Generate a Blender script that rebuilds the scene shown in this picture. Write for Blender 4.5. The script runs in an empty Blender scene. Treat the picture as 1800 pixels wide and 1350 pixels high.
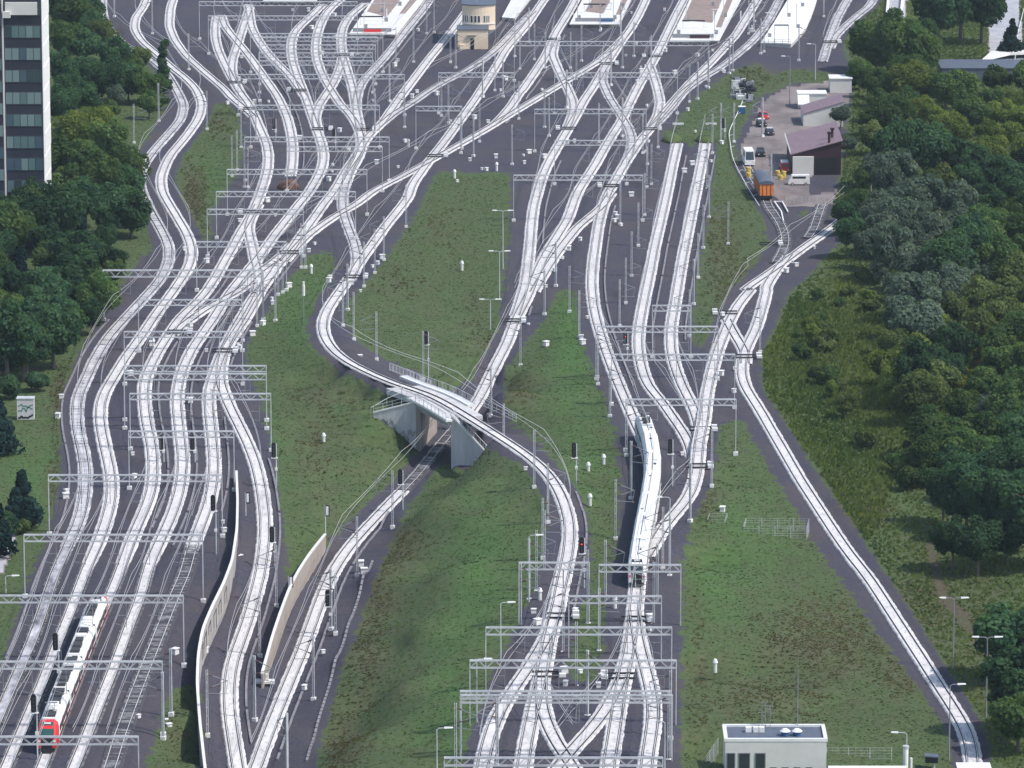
import bpy, bmesh, math, random
import numpy as np
from mathutils import Vector, Matrix
random.seed(7); np.random.seed(7)
S = bpy.context.scene
COL = S.collection
# ---------------------------------------------------------------- camera, light, exposure
F, H, PITCH = 9500.0, 207.0, math.atan(2025/9500.0)      # focal length in photo pixels, eye height, tilt
cd = bpy.data.cameras.new('camera'); cam = bpy.data.objects.new('camera', cd); COL.objects.link(cam)
cd.sensor_width = 36; cd.lens = 36*F/1800; cd.clip_start = 5; cd.clip_end = 60000
cam.location = (0, 0, H); cam.rotation_euler = (math.pi/2-PITCH, 0, 0)
S.camera = cam
S.render.resolution_x, S.render.resolution_y = 1024, 768
SUN_EL, SUN_AZ = math.radians(52), math.radians(113)       # azimuth clockwise from +Y (away from the viewer)
w = bpy.data.worlds.new("World"); S.world = w; w.use_nodes = True
nt = w.node_tree; nt.nodes.clear()
sky = nt.nodes.new('ShaderNodeTexSky'); sky.sky_type = 'NISHITA'; sky.sun_disc = False
sky.sun_elevation = SUN_EL; sky.sun_rotation = SUN_AZ; sky.air_density = 1.2; sky.dust_density = 1.5
bg = nt.nodes.new('ShaderNodeBackground'); bg.inputs['Strength'].default_value = 0.15
wo = nt.nodes.new('ShaderNodeOutputWorld')
nt.links.new(sky.outputs[0], bg.inputs[0]); nt.links.new(bg.outputs[0], wo.inputs[0])
sd = bpy.data.lights.new('sun', 'SUN'); sd.energy = 3.5; sd.angle = math.radians(0.5); sd.color = (1, .955, .89)
sun = bpy.data.objects.new('sun', sd); COL.objects.link(sun)
d = Vector((math.sin(SUN_AZ)*math.cos(SUN_EL), math.cos(SUN_AZ)*math.cos(SUN_EL), math.sin(SUN_EL)))
sun.rotation_euler = d.to_track_quat('Z', 'Y').to_euler()
S.view_settings.view_transform = 'Standard'; S.view_settings.look = 'None'
S.view_settings.exposure = 0.27; S.view_settings.gamma = 1
# ---------------------------------------------------------------- survey: where a sighted point stands on a level z
cP, sP = math.cos(PITCH), math.sin(PITCH)
def W(x, y, z=0.0):
    dx, dy = (x-900)/F, (675-y)/F
    Y = cP+dy*sP; Z = -sP+dy*cP
    t = (z-H)/Z
    return Vector((dx*t, Y*t, z))
def PX(X, Y, Z):
    Z = Z-H; dep = Y*cP-Z*sP; up = Y*sP+Z*cP
    return 900+F*X/dep, 675-F*up/dep
def scale_at(y): return (y+1350)*0.00472
TILE = {}
for i, c in enumerate('ABCDEFGHIJKLMNOP'):
    TILE[c] = (450*(i % 4), (0, 340, 670, 1010)[i//4], 3.971)
for c, o in dict(Q=(340,0), R=(560,0), s=(340,160), T=(340,340), U=(760,0), V=(1200,0), w=(1260,180), X=(1240,340)).items():
    TILE[c] = (o[0], o[1], 7.5)
def parse(st):
    out = []; t = None
    for k in st.replace('/', ' ').split():
        if ',' not in k: t = TILE.get(k); continue
        a, b = map(float, k.split(','))
        out.append((t[0]+a/t[2], t[1]+b/t[2]) if t else (a, b))
    return out
# ---------------------------------------------------------------- mesh helpers
class MB:
    def __init__(s): s.v = []; s.f = []; s.m = []
    def poly(s, pts, mi=0):
        n = len(s.v); s.v += [tuple(p) for p in pts]; s.f.append(tuple(range(n, n+len(pts)))); s.m.append(mi)
    def hexa(s, P, mi=0, skip=()):
        n = len(s.v); s.v += [tuple(p) for p in P]
        for i, q in enumerate(((0,3,2,1),(4,5,6,7),(0,1,5,4),(1,2,6,5),(2,3,7,6),(3,0,4,7))):
            if i not in skip: s.f.append(tuple(n+k for k in q)); s.m.append(mi)
        return s
    def box(s, cx, cy, cz, sx, sy, sz, rot=0, mi=0):
        c, q = math.cos(rot), math.sin(rot); P = []
        for z in (-.5, .5):
            for (a, b) in ((-.5,-.5),(.5,-.5),(.5,.5),(-.5,.5)):
                x, y = a*sx, b*sy
                P.append((cx+x*c-y*q, cy+x*q+y*c, cz+z*sz))
        return s.hexa(P, mi)
    def bar(s, p, q, w, h=None, mi=0):
        p, q = Vector(p), Vector(q); h = h or w
        d = q-p
        if d.length < 1e-5: return s
        d.normalize(); up = Vector((0,0,1)) if abs(d.z) < .95 else Vector((0,1,0))
        r = d.cross(up).normalized(); u = r.cross(d).normalized()
        P = []
        for c in (p, q):
            for (a, b) in ((-.5,-.5),(.5,-.5),(.5,.5),(-.5,.5)): P.append(c+r*a*w+u*b*h)
        return s.hexa(P, mi)
    def tube(s, pts, r, n=6, mi=0, r2=None):
        pts = [Vector(p) for p in pts]; base = len(s.v); r2 = r if r2 is None else r2
        for i, p in enumerate(pts):
            d = (pts[min(i+1, len(pts)-1)]-pts[max(i-1, 0)]).normalized()
            up = Vector((0,0,1)) if abs(d.z) < .95 else Vector((0,1,0))
            a = d.cross(up).normalized(); b = a.cross(d)
            rr = r+(r2-r)*i/max(1, len(pts)-1)
            for k in range(n):
                t = 2*math.pi*k/n; s.v.append(tuple(p+a*math.cos(t)*rr+b*math.sin(t)*rr))
        for i in range(len(pts)-1):
            for k in range(n):
                a, b = base+i*n+k, base+i*n+(k+1) % n
                s.f.append((a, b, b+n, a+n)); s.m.append(mi)
        s.f.append(tuple(base+k for k in range(n))[::-1]); s.m.append(mi)
        s.f.append(tuple(base+(len(pts)-1)*n+k for k in range(n))); s.m.append(mi)
        return s
    def build(s, name, mat, parent=None, smooth=False):
        me = bpy.data.meshes.new(name); me.from_pydata(s.v, [], s.f)
        ms = mat if isinstance(mat, (list, tuple)) else [mat]
        for m_ in ms: me.materials.append(m_)
        if len(ms) > 1: me.polygons.foreach_set('material_index', s.m)
        if smooth: me.polygons.foreach_set('use_smooth', [True]*len(me.polygons))
        me.update()
        o = bpy.data.objects.new(name, me); COL.objects.link(o)
        if parent: o.parent = parent
        return o
def quads_object(name, V4, mat, attr=None, parent=None):
    """V4: (n,4,3) array of quads; attr: (n,) tone"""
    n = len(V4); me = bpy.data.meshes.new(name)
    me.vertices.add(n*4); me.vertices.foreach_set('co', V4.reshape(-1).astype(np.float32))
    me.loops.add(n*4); me.loops.foreach_set('vertex_index', np.arange(n*4, dtype=np.int32))
    me.polygons.add(n); me.polygons.foreach_set('loop_start', np.arange(0, n*4, 4, dtype=np.int32))
    me.update(calc_edges=True)
    if attr is not None:
        a = me.attributes.new('tone', 'FLOAT', 'FACE'); a.data.foreach_set('value', attr.astype(np.float32))
    me.materials.append(mat); me.validate()
    o = bpy.data.objects.new(name, me); COL.objects.link(o)
    if parent: o.parent = parent
    return o
def tag(o, label, cat, group=None):
    o['label'] = label; o['category'] = cat
    if group: o['group'] = group
    return o
def thing(name, label, cat, loc=(0,0,0), rz=0, group=None):
    o = bpy.data.objects.new(name, None); COL.objects.link(o)
    o.location = loc; o.rotation_euler = (0, 0, rz)
    return tag(o, label, cat, group)
def dup(root, loc, rz=0, label=None, group=None, sc=None):
    r = root.copy(); COL.objects.link(r); r.location = loc; r.rotation_euler = (0, 0, rz)
    if label: r['label'] = label
    if group: r['group'] = group
    if sc: r.scale = sc
    for ch in list(root.children):
        c = ch.copy(); COL.objects.link(c); c.parent = r
        for g in ch.children:
            e = g.copy(); COL.objects.link(e); e.parent = c
    return r
ORD = ['first','second','third','fourth','fifth','sixth','seventh','eighth','ninth','tenth','eleventh','twelfth','thirteenth','fourteenth','fifteenth','sixteenth','seventeenth','eighteenth','nineteenth','twentieth','twenty-first','twenty-second','twenty-third','twenty-fourth']
# ---------------------------------------------------------------- materials
def mat(name, col, rough=.7, metal=0, var=None, scale=1.0, bump=0, vmix=.5, stretch=None, spec=None, detail=4):
    m = bpy.data.materials.new(name); m.use_nodes = True; n = m.node_tree; b = n.nodes['Principled BSDF']
    b.inputs['Base Color'].default_value = (*col, 1); b.inputs['Roughness'].default_value = rough
    b.inputs['Metallic'].default_value = metal
    if spec is not None: b.inputs['Specular IOR Level'].default_value = spec
    if var or bump:
        tc = n.nodes.new('ShaderNodeTexCoord'); mp = n.nodes.new('ShaderNodeMapping')
        if stretch: mp.inputs['Scale'].default_value = stretch
        nz = n.nodes.new('ShaderNodeTexNoise'); nz.inputs['Scale'].default_value = scale; nz.inputs['Detail'].default_value = detail
        nz.inputs['Roughness'].default_value = .7
        n.links.new(tc.outputs['Object'], mp.inputs[0]); n.links.new(mp.outputs[0], nz.inputs['Vector'])
        if var:
            r = n.nodes.new('ShaderNodeValToRGB'); r.color_ramp.elements[0].position = vmix-.18; r.color_ramp.elements[1].position = vmix+.18
            r.color_ramp.elements[0].color = (*col, 1); r.color_ramp.elements[1].color = (*var, 1)
            n.links.new(nz.outputs['Fac'], r.inputs[0]); n.links.new(r.outputs[0], b.inputs['Base Color'])
        if bump:
            bp = n.nodes.new('ShaderNodeBump'); bp.inputs['Strength'].default_value = bump; bp.inputs['Distance'].default_value = .1
            n.links.new(nz.outputs['Fac'], bp.inputs['Height']); n.links.new(bp.outputs[0], b.inputs['Normal'])
    return m
M = {}
M['steel'] = mat('galvanised_steel', (.36,.37,.39), .5, 0, (.60,.61,.63), .25)
M['steel_dark'] = mat('weathered_steel', (.22,.23,.25), .5, 0, (.26,.27,.29), 1.5)
M['white'] = mat('white_paint', (.78,.78,.77), .55, 0, (.68,.68,.67), 1.2)
M['black'] = mat('black_paint', (.012,.013,.016), .45)
M['dark'] = mat('dark_rubber', (.03,.032,.04), .6, 0, (.05,.05,.055), 3)
M['rail'] = mat('rail_steel', (.66,.66,.67), .4, .1, (.5,.49,.49), .3)
M['railside'] = mat('rail_web_rust', (.045,.036,.034), .9)

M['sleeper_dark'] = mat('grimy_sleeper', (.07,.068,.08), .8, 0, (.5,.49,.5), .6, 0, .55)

M['bed_mid'] = mat('mottled_ballast', (.10,.095,.12), .85, 0, (.62,.61,.65), .42, .3, .5, (1,.35,1))
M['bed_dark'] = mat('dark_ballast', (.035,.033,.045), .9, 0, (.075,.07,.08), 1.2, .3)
M['concrete'] = mat('weathered_concrete', (.60,.59,.59), .85, 0, (.44,.43,.43), .6, .2, .5, (1,1,.22))
M['concrete_w'] = mat('pale_concrete', (.72,.71,.69), .8, 0, (.6,.59,.57), .6, .1)
M['concrete_b'] = mat('brown_stained_concrete', (.40,.34,.30), .9, 0, (.27,.23,.20), .6, .2, .5, (1,1,.2))
M['wallgrey'] = mat('streaked_grey_concrete', (.42,.39,.37), .9, 0, (.28,.26,.25), .6, .2, .5, (1,1,.18))
M['asphalt'] = mat('asphalt', (.055,.055,.062), .9, 0, (.08,.078,.085), .5)
M['paving'] = mat('worn_yard_paving', (.25,.215,.205), .85, 0, (.17,.15,.15), .12, .1)
M['road'] = mat('pale_dry_road', (.42,.42,.44), .8, 0, (.34,.34,.36), .2)
M['glass'] = mat('dark_glass', (.03,.04,.05), .12, 0, spec=.8)
M['red'] = mat('red_paint', (.62,.03,.035), .35)
M['darkred'] = mat('dark_red_paint', (.12,.015,.02), .4)
M['orange'] = mat('orange_paint', (.85,.25,.05), .5, 0, (.62,.17,.04), .8)
M['blue'] = mat('blue_paint', (.03,.1,.24), .5)
M['greenp'] = mat('green_paint', (.015,.09,.075), .45)
M['yellow'] = mat('yellow_paint', (.62,.45,.1), .6)
M['cream'] = mat('cream_render', (.78,.64,.48), .85, 0, (.70,.57,.42), .5)
M['roofgrey'] = mat('bluegrey_roof_felt', (.07,.085,.12), .6, 0, (.11,.13,.17), .8)
M['purple'] = mat('faded_maroon_sheet', (.20,.13,.16), .6, 0, (.25,.17,.19), .5, 0, .5, (3,.4,1))
M['maroon'] = mat('maroon_cladding', (.035,.01,.018), .6)
M['greige'] = mat('pale_render', (.66,.65,.62), .85, 0, (.58,.57,.54), .4)
M['lampglow'] = mat('lamp_lens', (.8,.8,.75), .2)
M['wire'] = mat('bright_copper_wire', (.62,.60,.60), .4)
M['insul'] = mat('brown_insulator', (.10,.05,.035), .3)
M['bark'] = mat('bark', (.09,.07,.055), .9, 0, (.14,.12,.10), 3)
M['bark_w'] = mat('pale_bark', (.30,.28,.25), .9, 0, (.15,.13,.11), 3)
def flecked(name, c1, c2, dark, rough, amt):
    m = mat(name, c1, rough, 0, c2, .16, 0, .5); n = m.node_tree; b = n.nodes['Principled BSDF']; base = b.inputs['Base Color'].links[0].from_socket
    tc = n.nodes.new('ShaderNodeTexCoord'); last = base
    for sc, lo, k in ((1.7, .60, amt), (.9, .65, amt*.8), (.11, .60, amt*.4)):
        mp = n.nodes.new('ShaderNodeMapping'); mp.inputs['Scale'].default_value = (1, .35, 1); nz = n.nodes.new('ShaderNodeTexNoise'); nz.inputs['Scale'].default_value = sc; nz.inputs['Detail'].default_value = 5; nz.inputs['Roughness'].default_value = .75
        n.links.new(tc.outputs['Object'], mp.inputs[0]); n.links.new(mp.outputs[0], nz.inputs['Vector'])
        r = n.nodes.new('ShaderNodeMapRange'); r.inputs[1].default_value = lo-.07; r.inputs[2].default_value = lo+.03; r.inputs[4].default_value = k
        n.links.new(nz.outputs['Fac'], r.inputs[0]); mx = n.nodes.new('ShaderNodeMixRGB'); mx.inputs[2].default_value = (*dark, 1)
        n.links.new(r.outputs[0], mx.inputs[0]); n.links.new(last, mx.inputs[1]); last = mx.outputs[0]
    n.links.new(last, b.inputs['Base Color']); return m
M['sleeper'] = flecked('pale_concrete_sleeper', (.76,.735,.73), (.64,.62,.62), (.26,.25,.26), .6, .5)
M['bed_pale'] = flecked('pale_flecked_ballast', (.68,.655,.65), (.55,.53,.53), (.19,.18,.19), .8, .62)  # pale base tone with darker random flecks
def leafmat(name, c1, c2, trans=.3):
    m = bpy.data.materials.new(name); m.use_nodes = True; n = m.node_tree; n.nodes.clear()
    o = n.nodes.new('ShaderNodeOutputMaterial'); mx = n.nodes.new('ShaderNodeMixShader'); mx.inputs[0].default_value = trans
    df = n.nodes.new('ShaderNodeBsdfDiffuse'); tr = n.nodes.new('ShaderNodeBsdfTranslucent')
    at = n.nodes.new('ShaderNodeAttribute'); at.attribute_name = 'tone'
    oi = n.nodes.new('ShaderNodeObjectInfo')
    r = n.nodes.new('ShaderNodeMixRGB'); r.inputs[1].default_value = (*c1, 1); r.inputs[2].default_value = (*c2, 1)
    hs = n.nodes.new('ShaderNodeHueSaturation')
    mr = n.nodes.new('ShaderNodeMapRange'); mr.inputs[3].default_value = .72; mr.inputs[4].default_value = 1.28
    n.links.new(oi.outputs['Random'], mr.inputs[0]); n.links.new(mr.outputs[0], hs.inputs['Value'])
    n.links.new(at.outputs['Fac'], r.inputs[0]); n.links.new(r.outputs[0], hs.inputs['Color'])
    tc = n.nodes.new('ShaderNodeMixRGB'); tc.blend_type = 'MULTIPLY'; tc.inputs[0].default_value = 1; tc.inputs[2].default_value = (1.5,1.5,.6,1)
    n.links.new(hs.outputs[0], df.inputs[0]); n.links.new(hs.outputs[0], tc.inputs[1]); n.links.new(tc.outputs[0], tr.inputs[0])
    n.links.new(df.outputs[0], mx.inputs[1]); n.links.new(tr.outputs[0], mx.inputs[2]); n.links.new(mx.outputs[0], o.inputs[0])
    return m
LEAF = dict(
 dark=leafmat('dark_foliage', (.030,.070,.042), (.068,.13,.06), .42),
 mid=leafmat('green_foliage', (.054,.104,.042), (.12,.18,.06), .44),
 lime=leafmat('yellow_green_foliage', (.088,.145,.036), (.18,.22,.06), .44),
 olive=leafmat('olive_foliage', (.074,.11,.042), (.14,.175,.064), .42),
 silver=leafmat('silvery_foliage', (.062,.10,.076), (.145,.19,.145), .38),
 gold=leafmat('golden_foliage', (.12,.14,.035), (.22,.21,.05), .4),
 conifer=leafmat('conifer_needles', (.010,.026,.026), (.022,.045,.038), .15))
# ---------------------------------------------------------------- the lines: sighted centre lines, tone of the bed, heights
TR = {}
def track(key, label, tone, pts, z=None, wire=True, head=False):
    TR[key] = dict(label=label, tone=tone, px=parse(pts), z=z or [(0, 0)], wire=wire)
track('a', 'outermost left track curving past the trees, its bed partly dark and grimy', 'mid', 'A 710,-60 715,80 740,170 800,250 880,320 980,370 1090,440 1170,520 1230,620 1285,730 1265,830 1180,930 1080,1040 1000,1150 970,1240 985,1330 E 1060,140 1130,260 1182,370 1180,470 1120,600 1030,700 900,840 760,990 650,1170 585,1330 I 545,80 532,220 545,360 585,520 600,650 590,800 560,950 490,1110 430,1240 380,1350 M 300,240 240,420 145,640 50,850 -40,1060 -160,1350')
track('b', 'second track from the left, making a double bend beside the dark conifer', 'pale', 'A 1040,-60 1000,50 945,120 935,200 990,290 1090,370 1210,480 1290,540 1370,620 1412,720 1390,820 1300,950 1180,1090 1120,1230 1130,1340 E 1215,130 1310,290 1345,400 1325,500 1250,620 1180,720 1080,850 990,990 870,1150 800,1270 I 735,60 700,150 697,280 730,450 775,640 782,800 745,960 700,1090 640,1230 590,1340 M 480,290 390,500 310,720 220,930 130,1140 40,1350 0,1450')
track('c1', 'track curving in from the top left corner to join the left ladder', 'pale', 'A 1230,-60 1190,50 1180,180 1220,280 1300,390 1400,480 1500,565 1600,650 s 440,40 580,150 700,250 800,350')
track('c', 'main left track that carries the red and white train at its lower end', 'pale', 'Q 310,210 285,330 285,480 320,640 390,800 470,960 560,1130 650,1270 s 720,140 800,310 880,500 960,680 990,850 980,1020 930,1200 880,1350 T 800,200 700,380 600,540 520,700 430,850 350,1000 250,1170 130,1350 E 1250,870 1090,1120 1010,1290 I 1003,100 1020,280 1060,440 1072,600 1060,760 1010,900 960,1000 920,1100 870,1230 830,1350 M 740,210 645,430 540,700 440,950 330,1250 250,1450')
track('k3', 'short connecting curve between the top two left tracks', 'pale', 'Q 740,100 690,250 630,420 580,600 520,760 500,900 530,1040 590,1160 650,1270')
track('k', 'left dead-end siding curving down to the earth buffer mound', 'pale', 'Q 370,200 410,340 520,480 640,620 760,770 880,940 1000,1110 1110,1270 s 1160,170 1240,350 1290,560 1312,760 1305,940 1280,1130', wire=True)
track('k4', 'long diagonal crossover near the top left lattice beams', 'pale', 'Q 720,60 745,200 760,340 850,520 980,700 1110,840 1220,940 1320,1060 1400,1170 1470,1280')
track('d', 'third bright track of the lower left fan, joined by the upper ladder', 'pale', 'Q 1700,60 1560,200 1400,340 1310,460 1285,600 1295,760 1340,920 1400,1080 1450,1200 s 1490,120 1560,320 1630,520 1700,720 1722,880 1690,1030 1600,1200 1510,1350 T 1380,150 1250,320 1100,500 960,700 840,870 700,1030 560,1200 440,1350 E 1490,870 1340,1080 1270,1230 I 1240,40 1232,160 1250,320 1270,480 1277,600 1255,760 1205,920 1160,1020 1110,1130 1060,1230 1020,1350 M 985,150 900,360 830,560 750,760 660,990 580,1190 515,1350 470,1450')
track('l', 'yard track swinging through the middle of the upper left ladder', 'pale', 'R 280,0 120,140 30,300 -20,450 -40,600 -30,760 20,920 90,1060 160,1180 230,1290 300,1400 B 640,775 700,860 735,950 735,1050')
track('lx', 'short crossover between the two ladder tracks under the middle lattice beam', 'pale', 'R 310,760 280,900 200,1080 140,1180 60,1300 B 440,730 410,820 430,900')
track('m', 'yard track running down from the corner of the first platform', 'pale', 'R 620,40 500,130 380,240 310,380 295,560 320,740 370,900 420,1060 460,1200 B 700,780 725,890 735,990 725,1080 660,1190 620,1290')
track('n', 'track leaving the first platform on its lower right side', 'mid', 'R 1520,-90 1380,120 1150,400 980,620 850,780 720,920 600,1040 530,1160 500,1290 B 700,770')
track('e', 'long bright track running from the cream signal box to the left retaining wall', 'pale', 'R 2020,50 1800,350 1600,600 1450,780 1300,980 1150,1180 1050,1310 B 880,860 770,960 700,1090 620,1200 550,1330 F 480,60 390,190 300,310 230,420 160,490 80,600 E 1760,730 1700,840 1640,940 1580,1050 1530,1150 1490,1280 I 1460,50 1455,150 1470,300 1487,450 1495,600 1485,720 1455,860 1420,950 1370,1080 1330,1200')
track('e2', 'bare dark section of track with gleaming rails beside the left wall', 'dark', 'I 1345,1140 1290,1350 M 1200,200 1120,400 1040,600 960,800 900,960 830,1150 770,1350 740,1430', wire=True)
track('i', 'flat crossover cutting over three tracks of the left fan', 'pale', 'E 1200,990 1260,930 1330,880 1440,800 1570,735 1700,660 F 0,560 90,500 180,430 250,350', wire=False)
track('j', 'steep crossover below the third lattice beam of the left fan', 'pale', 'T 850,150 770,300 720,430 740,560 780,700 800,850 850,1000 860,1150 820,1300', wire=False)
track('f', 'bright curving track between the two concrete retaining walls', 'pale', 'F 130,540 50,640 E 1720,860 1650,960 1570,1080 1540,1200 1535,1340 I 1550,40 1590,150 1660,290 1730,430 1785,570 J 25,680 45,800 60,920 65,1030 60,1130 45,1240 30,1350 N 10,80 -20,180 M 1720,350 1660,500 1610,650 1595,830 1605,1000 1635,1180 1660,1350 1680,1450', z=[(780,0),(1040,-2.5),(1250,-4.6),(1400,-4.8)])
track('g', 'long diagonal track slanting across the whole upper yard', 'pale', 'C 960,-60 880,110 800,240 700,345 600,430 450,520 300,610 150,700 0,790 B 1600,905 1400,1020 1200,1130 1000,1240 800,1340 F 700,80 560,150 450,225 350,300 260,400 190,480')
track('o', 'darker diagonal track passing in front of the cream signal box', 'mid', 'U 1330,150 1180,290 1040,440 900,590 760,720 600,830 450,930 300,1000 150,1080 0,1160 B 1060,735 960,790 870,870')
track('p', 'single track that climbs over the concrete bridge in a sweeping S', 'pale', 'U 1560,-130 1430,50 1250,320 1080,520 960,660 U 850,860 720,1060 560,1310 B 1320,980 1200,1130 1080,1300 F 1070,20 900,230 800,370 720,480 650,590 570,700 495,810 462,900 475,1000 540,1100 660,1190 830,1270 1000,1345 J 1200,85 1400,200 1600,325 1787,445 K 130,530 270,660 360,820 405,980 405,1120 380,1270 O 345,60 325,180 295,300 270,380 225,470 150,590 60,730 -30,850 N 1700,950 1650,1060 1615,1180 1580,1350 1565,1450', z=[(480,0),(560,1.4),(650,3.6),(700,3.9),(790,3.9),(1000,3.2),(1400,3.2)])
track('q', 'short loop joining the climbing track to the left ladder', 'mid', 'B 735,1050 660,1160 620,1290 F 600,10 605,120 640,230 690,350 710,460 690,550 640,620', z=[(480,0),(560,1.4)])
track('r', 'straight track descending from the second platform into the diagonal', 'pale', 'U 2040,-300 1800,150 1620,440 1500,720 1330,980 1150,1240 C 60,630 0,730 B 1720,810 1640,885')
track('r2', 'short crossover with a bare dark stretch below the wide lattice beam', 'pale', 'C 300,290 280,380 330,500 390,620 430,710 425,790 380,900')
track('s', 'long track passing left of the green island towards the bridge', 'pale', 'C 840,180 760,290 690,400 640,480 570,600 500,700 450,800 390,900 330,1000 260,1120 205,1240 175,1350 G 150,90 135,220 125,350 112,480 95,620 55,760 20,860', z=[(480,0),(600,-1.8)])
track('sx', 'scissors crossover of weathered rails in the centre of the yard', 'mid', 'C 640,480 630,570 680,680 750,790 815,890 840,970 825,1060 780,1160')
track('t', 'main track that dives under the concrete bridge', 'pale', 'C 1230,-60 1130,130 1040,320 960,470 880,600 820,720 760,850 700,940 640,1040 580,1150 500,1270 450,1350 G 390,180 300,320 220,450 165,570 115,710 50,830 0,930 F 1770,1010 1690,1160 1620,1300 J 1580,80 1520,180 J 1420,300 1310,410 1230,520 1100,680 1000,780 885,900 780,1010 660,1140 590,1240 520,1350 N 440,200 370,400 310,560 250,700 180,870 120,1020 60,1180 0,1350 -40,1450', z=[(480,0),(600,-1.8),(700,-3.9),(780,-5.1),(1400,-5.2)])
track('y', 'curved crossover between two tracks below the third platform', 'pale', 'C 960,450 985,520 1015,620 1035,710 1015,810 960,900')
track('u', 'curving track that carries the long white train', 'pale', 'V 1100,-200 870,180 700,460 480,700 340,850 180,1000 20,1170 C 1060,780 980,880 900,970 840,1060 780,1150 720,1260 665,1350 G 640,80 605,200 585,340 565,480 555,620 568,780 600,920 650,1080 720,1270 K 745,20 800,150 865,300 945,460 980,600 985,740 965,890 930,1060 900,1230 O 875,30 865,150', z=[(620,0),(1010,3.1),(1400,3.2)])
track('w', 'slanting link between the two tracks below the centre of the yard', 'pale', 'G 690,0 640,80 560,150 460,230 370,340 290,450 220,560 150,690', z=[(480,0),(600,-1.8)])
track('x', 'track curving away from the left edge of the fourth platform', 'mid', 'V 1300,-60 1220,100 1130,270 1010,440 900,560 760,680 600,810 430,930 280,1010 140,1110 0,1210 C 1120,740 1040,830 980,890')
track('z1', 'left one of the two long straight sidings starting at grassy buffers', 'pale', 'C 1155,1000 1120,1150 1085,1330 G 1040,180 995,370 960,560 920,750 885,940 880,1080 905,1220 950,1350 K 1040,130 1120,250 1200,360 1250,450 1265,560')
track('z2', 'right one of the two long straight sidings starting at grassy buffers', 'pale', 'C 1348,1000 1320,1150 1285,1330 G 1240,200 1190,450 1148,700 1108,940 1108,1080 1140,1220 1190,1350 K 1240,130 1290,240 1310,330 1310,440')
track('z3', 'track from the depot wood curving down to meet the white train', 'pale', 'X 1830,320 1700,430 1500,570 1300,710 1150,820 1000,930 850,1040 700,1140 560,1230 440,1330 G 1700,640 1600,740 1540,840 1500,930 1440,1080 1390,1250 1370,1350 K 1362,60 1350,180 1335,300 1305,420 1298,540 1285,660 1245,790 1170,890 1090,970 1030,1060 990,1140 930,1230', z=[(680,0),(950,2.8),(1010,3.1)], wire=True)
track('z4', 'long single spur track running down the right side to the corner building', 'pale', 'X 1100,800 1000,930 900,1060 820,1180 770,1300 G 1787,640 1740,820 1700,950 1640,1060 1605,1160 1600,1260 1625,1350 K 1680,120 1750,230 L 0,300 100,470 220,680 350,880 480,1080 600,1250 P 690,0 820,200 950,400 1080,600 1200,790 1320,970 1395,1100 1425,1220 1430,1350', wire=False)
track('z5', 'unelectrified curve leading from the orange wagon, rails bright on dark ballast', 'dark', 'w 380,820 470,1000 560,1140 650,1270 X 830,180 930,310 1010,440 1052,560 1055,680 1000,800 930,920', wire=False)
track('z5b', 'short stub entering the depot below the trees', 'dark', 'X 1540,150 1510,230 1470,350 1430,480 1350,590', wire=False)
track('z6', 'crossover linking the two tracks at the lower end of the depot neck', 'pale', 'G 1500,880 1540,960 1590,1040 1630,1110 1625,1190', wire=False)
track('z7', 'old track behind the white platform ending at rusty weeds', 'mid', 'D 600,-80 540,20 480,130 430,260 380,430')
track('z8', 'old track curving in beside the weeds to join its neighbour', 'mid', 'D 760,-60 710,40 620,110 540,180 470,250 430,340')
track('p2', 'lower right track running straight down from the left lower junction', 'pale', 'O 325,180 290,320 255,450 230,600 195,760 160,900 130,1030 100,1180 75,1350 60,1450', z=[(0,3.2)])
track('p3', 'lower right crossover going down to the right between the lattice beams', 'pale', 'O 290,320 240,480 212,640 200,800 215,950 262,1080 320,1190 385,1280 440,1370', z=[(0,3.2)])
track('v', 'lower right track continuing straight below the white train', 'pale', 'O 868,120 855,260 840,400 815,540 785,680 755,830 735,960 710,1120 685,1270 670,1400', z=[(0,3.2)])
track('v2', 'rightmost track of the lower right junction, bending outward', 'pale', 'O 860,260 870,400 900,530 935,660 965,780 985,900 985,1010 970,1130 945,1270 935,1400', z=[(0,3.2)])
track('v3', 'lower right crossover going down to the left between the lattice beams', 'pale', 'O 800,600 760,730 700,860 630,980 540,1090 440,1200 350,1300 270,1400', z=[(0,3.2)])
def zline(zs, y):
    return float(np.interp(y, [a for a, b in zs], [b for a, b in zs]))
def smooth_path(P, sig, step=2.0):
    P = np.array(P); seg = np.linalg.norm(np.diff(P[:, :2], axis=0), axis=1); s_ = np.concatenate([[0], np.cumsum(seg)])
    n = max(4, int(s_[-1]/step)); q = np.linspace(0, s_[-1], n+1)
    R = np.stack([np.interp(q, s_, P[:, k]) for k in range(3)], 1)
    k = int(3*sig/step)
    if k > 0:
        g = np.exp(-.5*(np.arange(-k, k+1)*step/sig)**2); g /= g.sum()
        pad = np.concatenate([2*R[0]-R[1:k+1][::-1], R, 2*R[-1]-R[-k-1:-1][::-1]]) if n > k else None
        if pad is not None: R = np.stack([np.convolve(pad[:, j], g, 'valid') for j in range(3)], 1)
    return R
for k, t in TR.items():
    P = [W(x, y, zline(t['z'], y)) for x, y in t['px']]
    L = sum((P[i+1]-P[i]).length for i in range(len(P)-1))
    t['path'] = smooth_path([tuple(p) for p in P], 6.0 if L > 150 else 4.0)
    d_ = np.gradient(t['path'][:, :2], axis=0); d_ /= np.linalg.norm(d_, axis=1)[:, None]
    t['nrm'] = np.stack([d_[:, 1], -d_[:, 0]], 1)                 # to the right of the running direction
t_full = TR['t']
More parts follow.
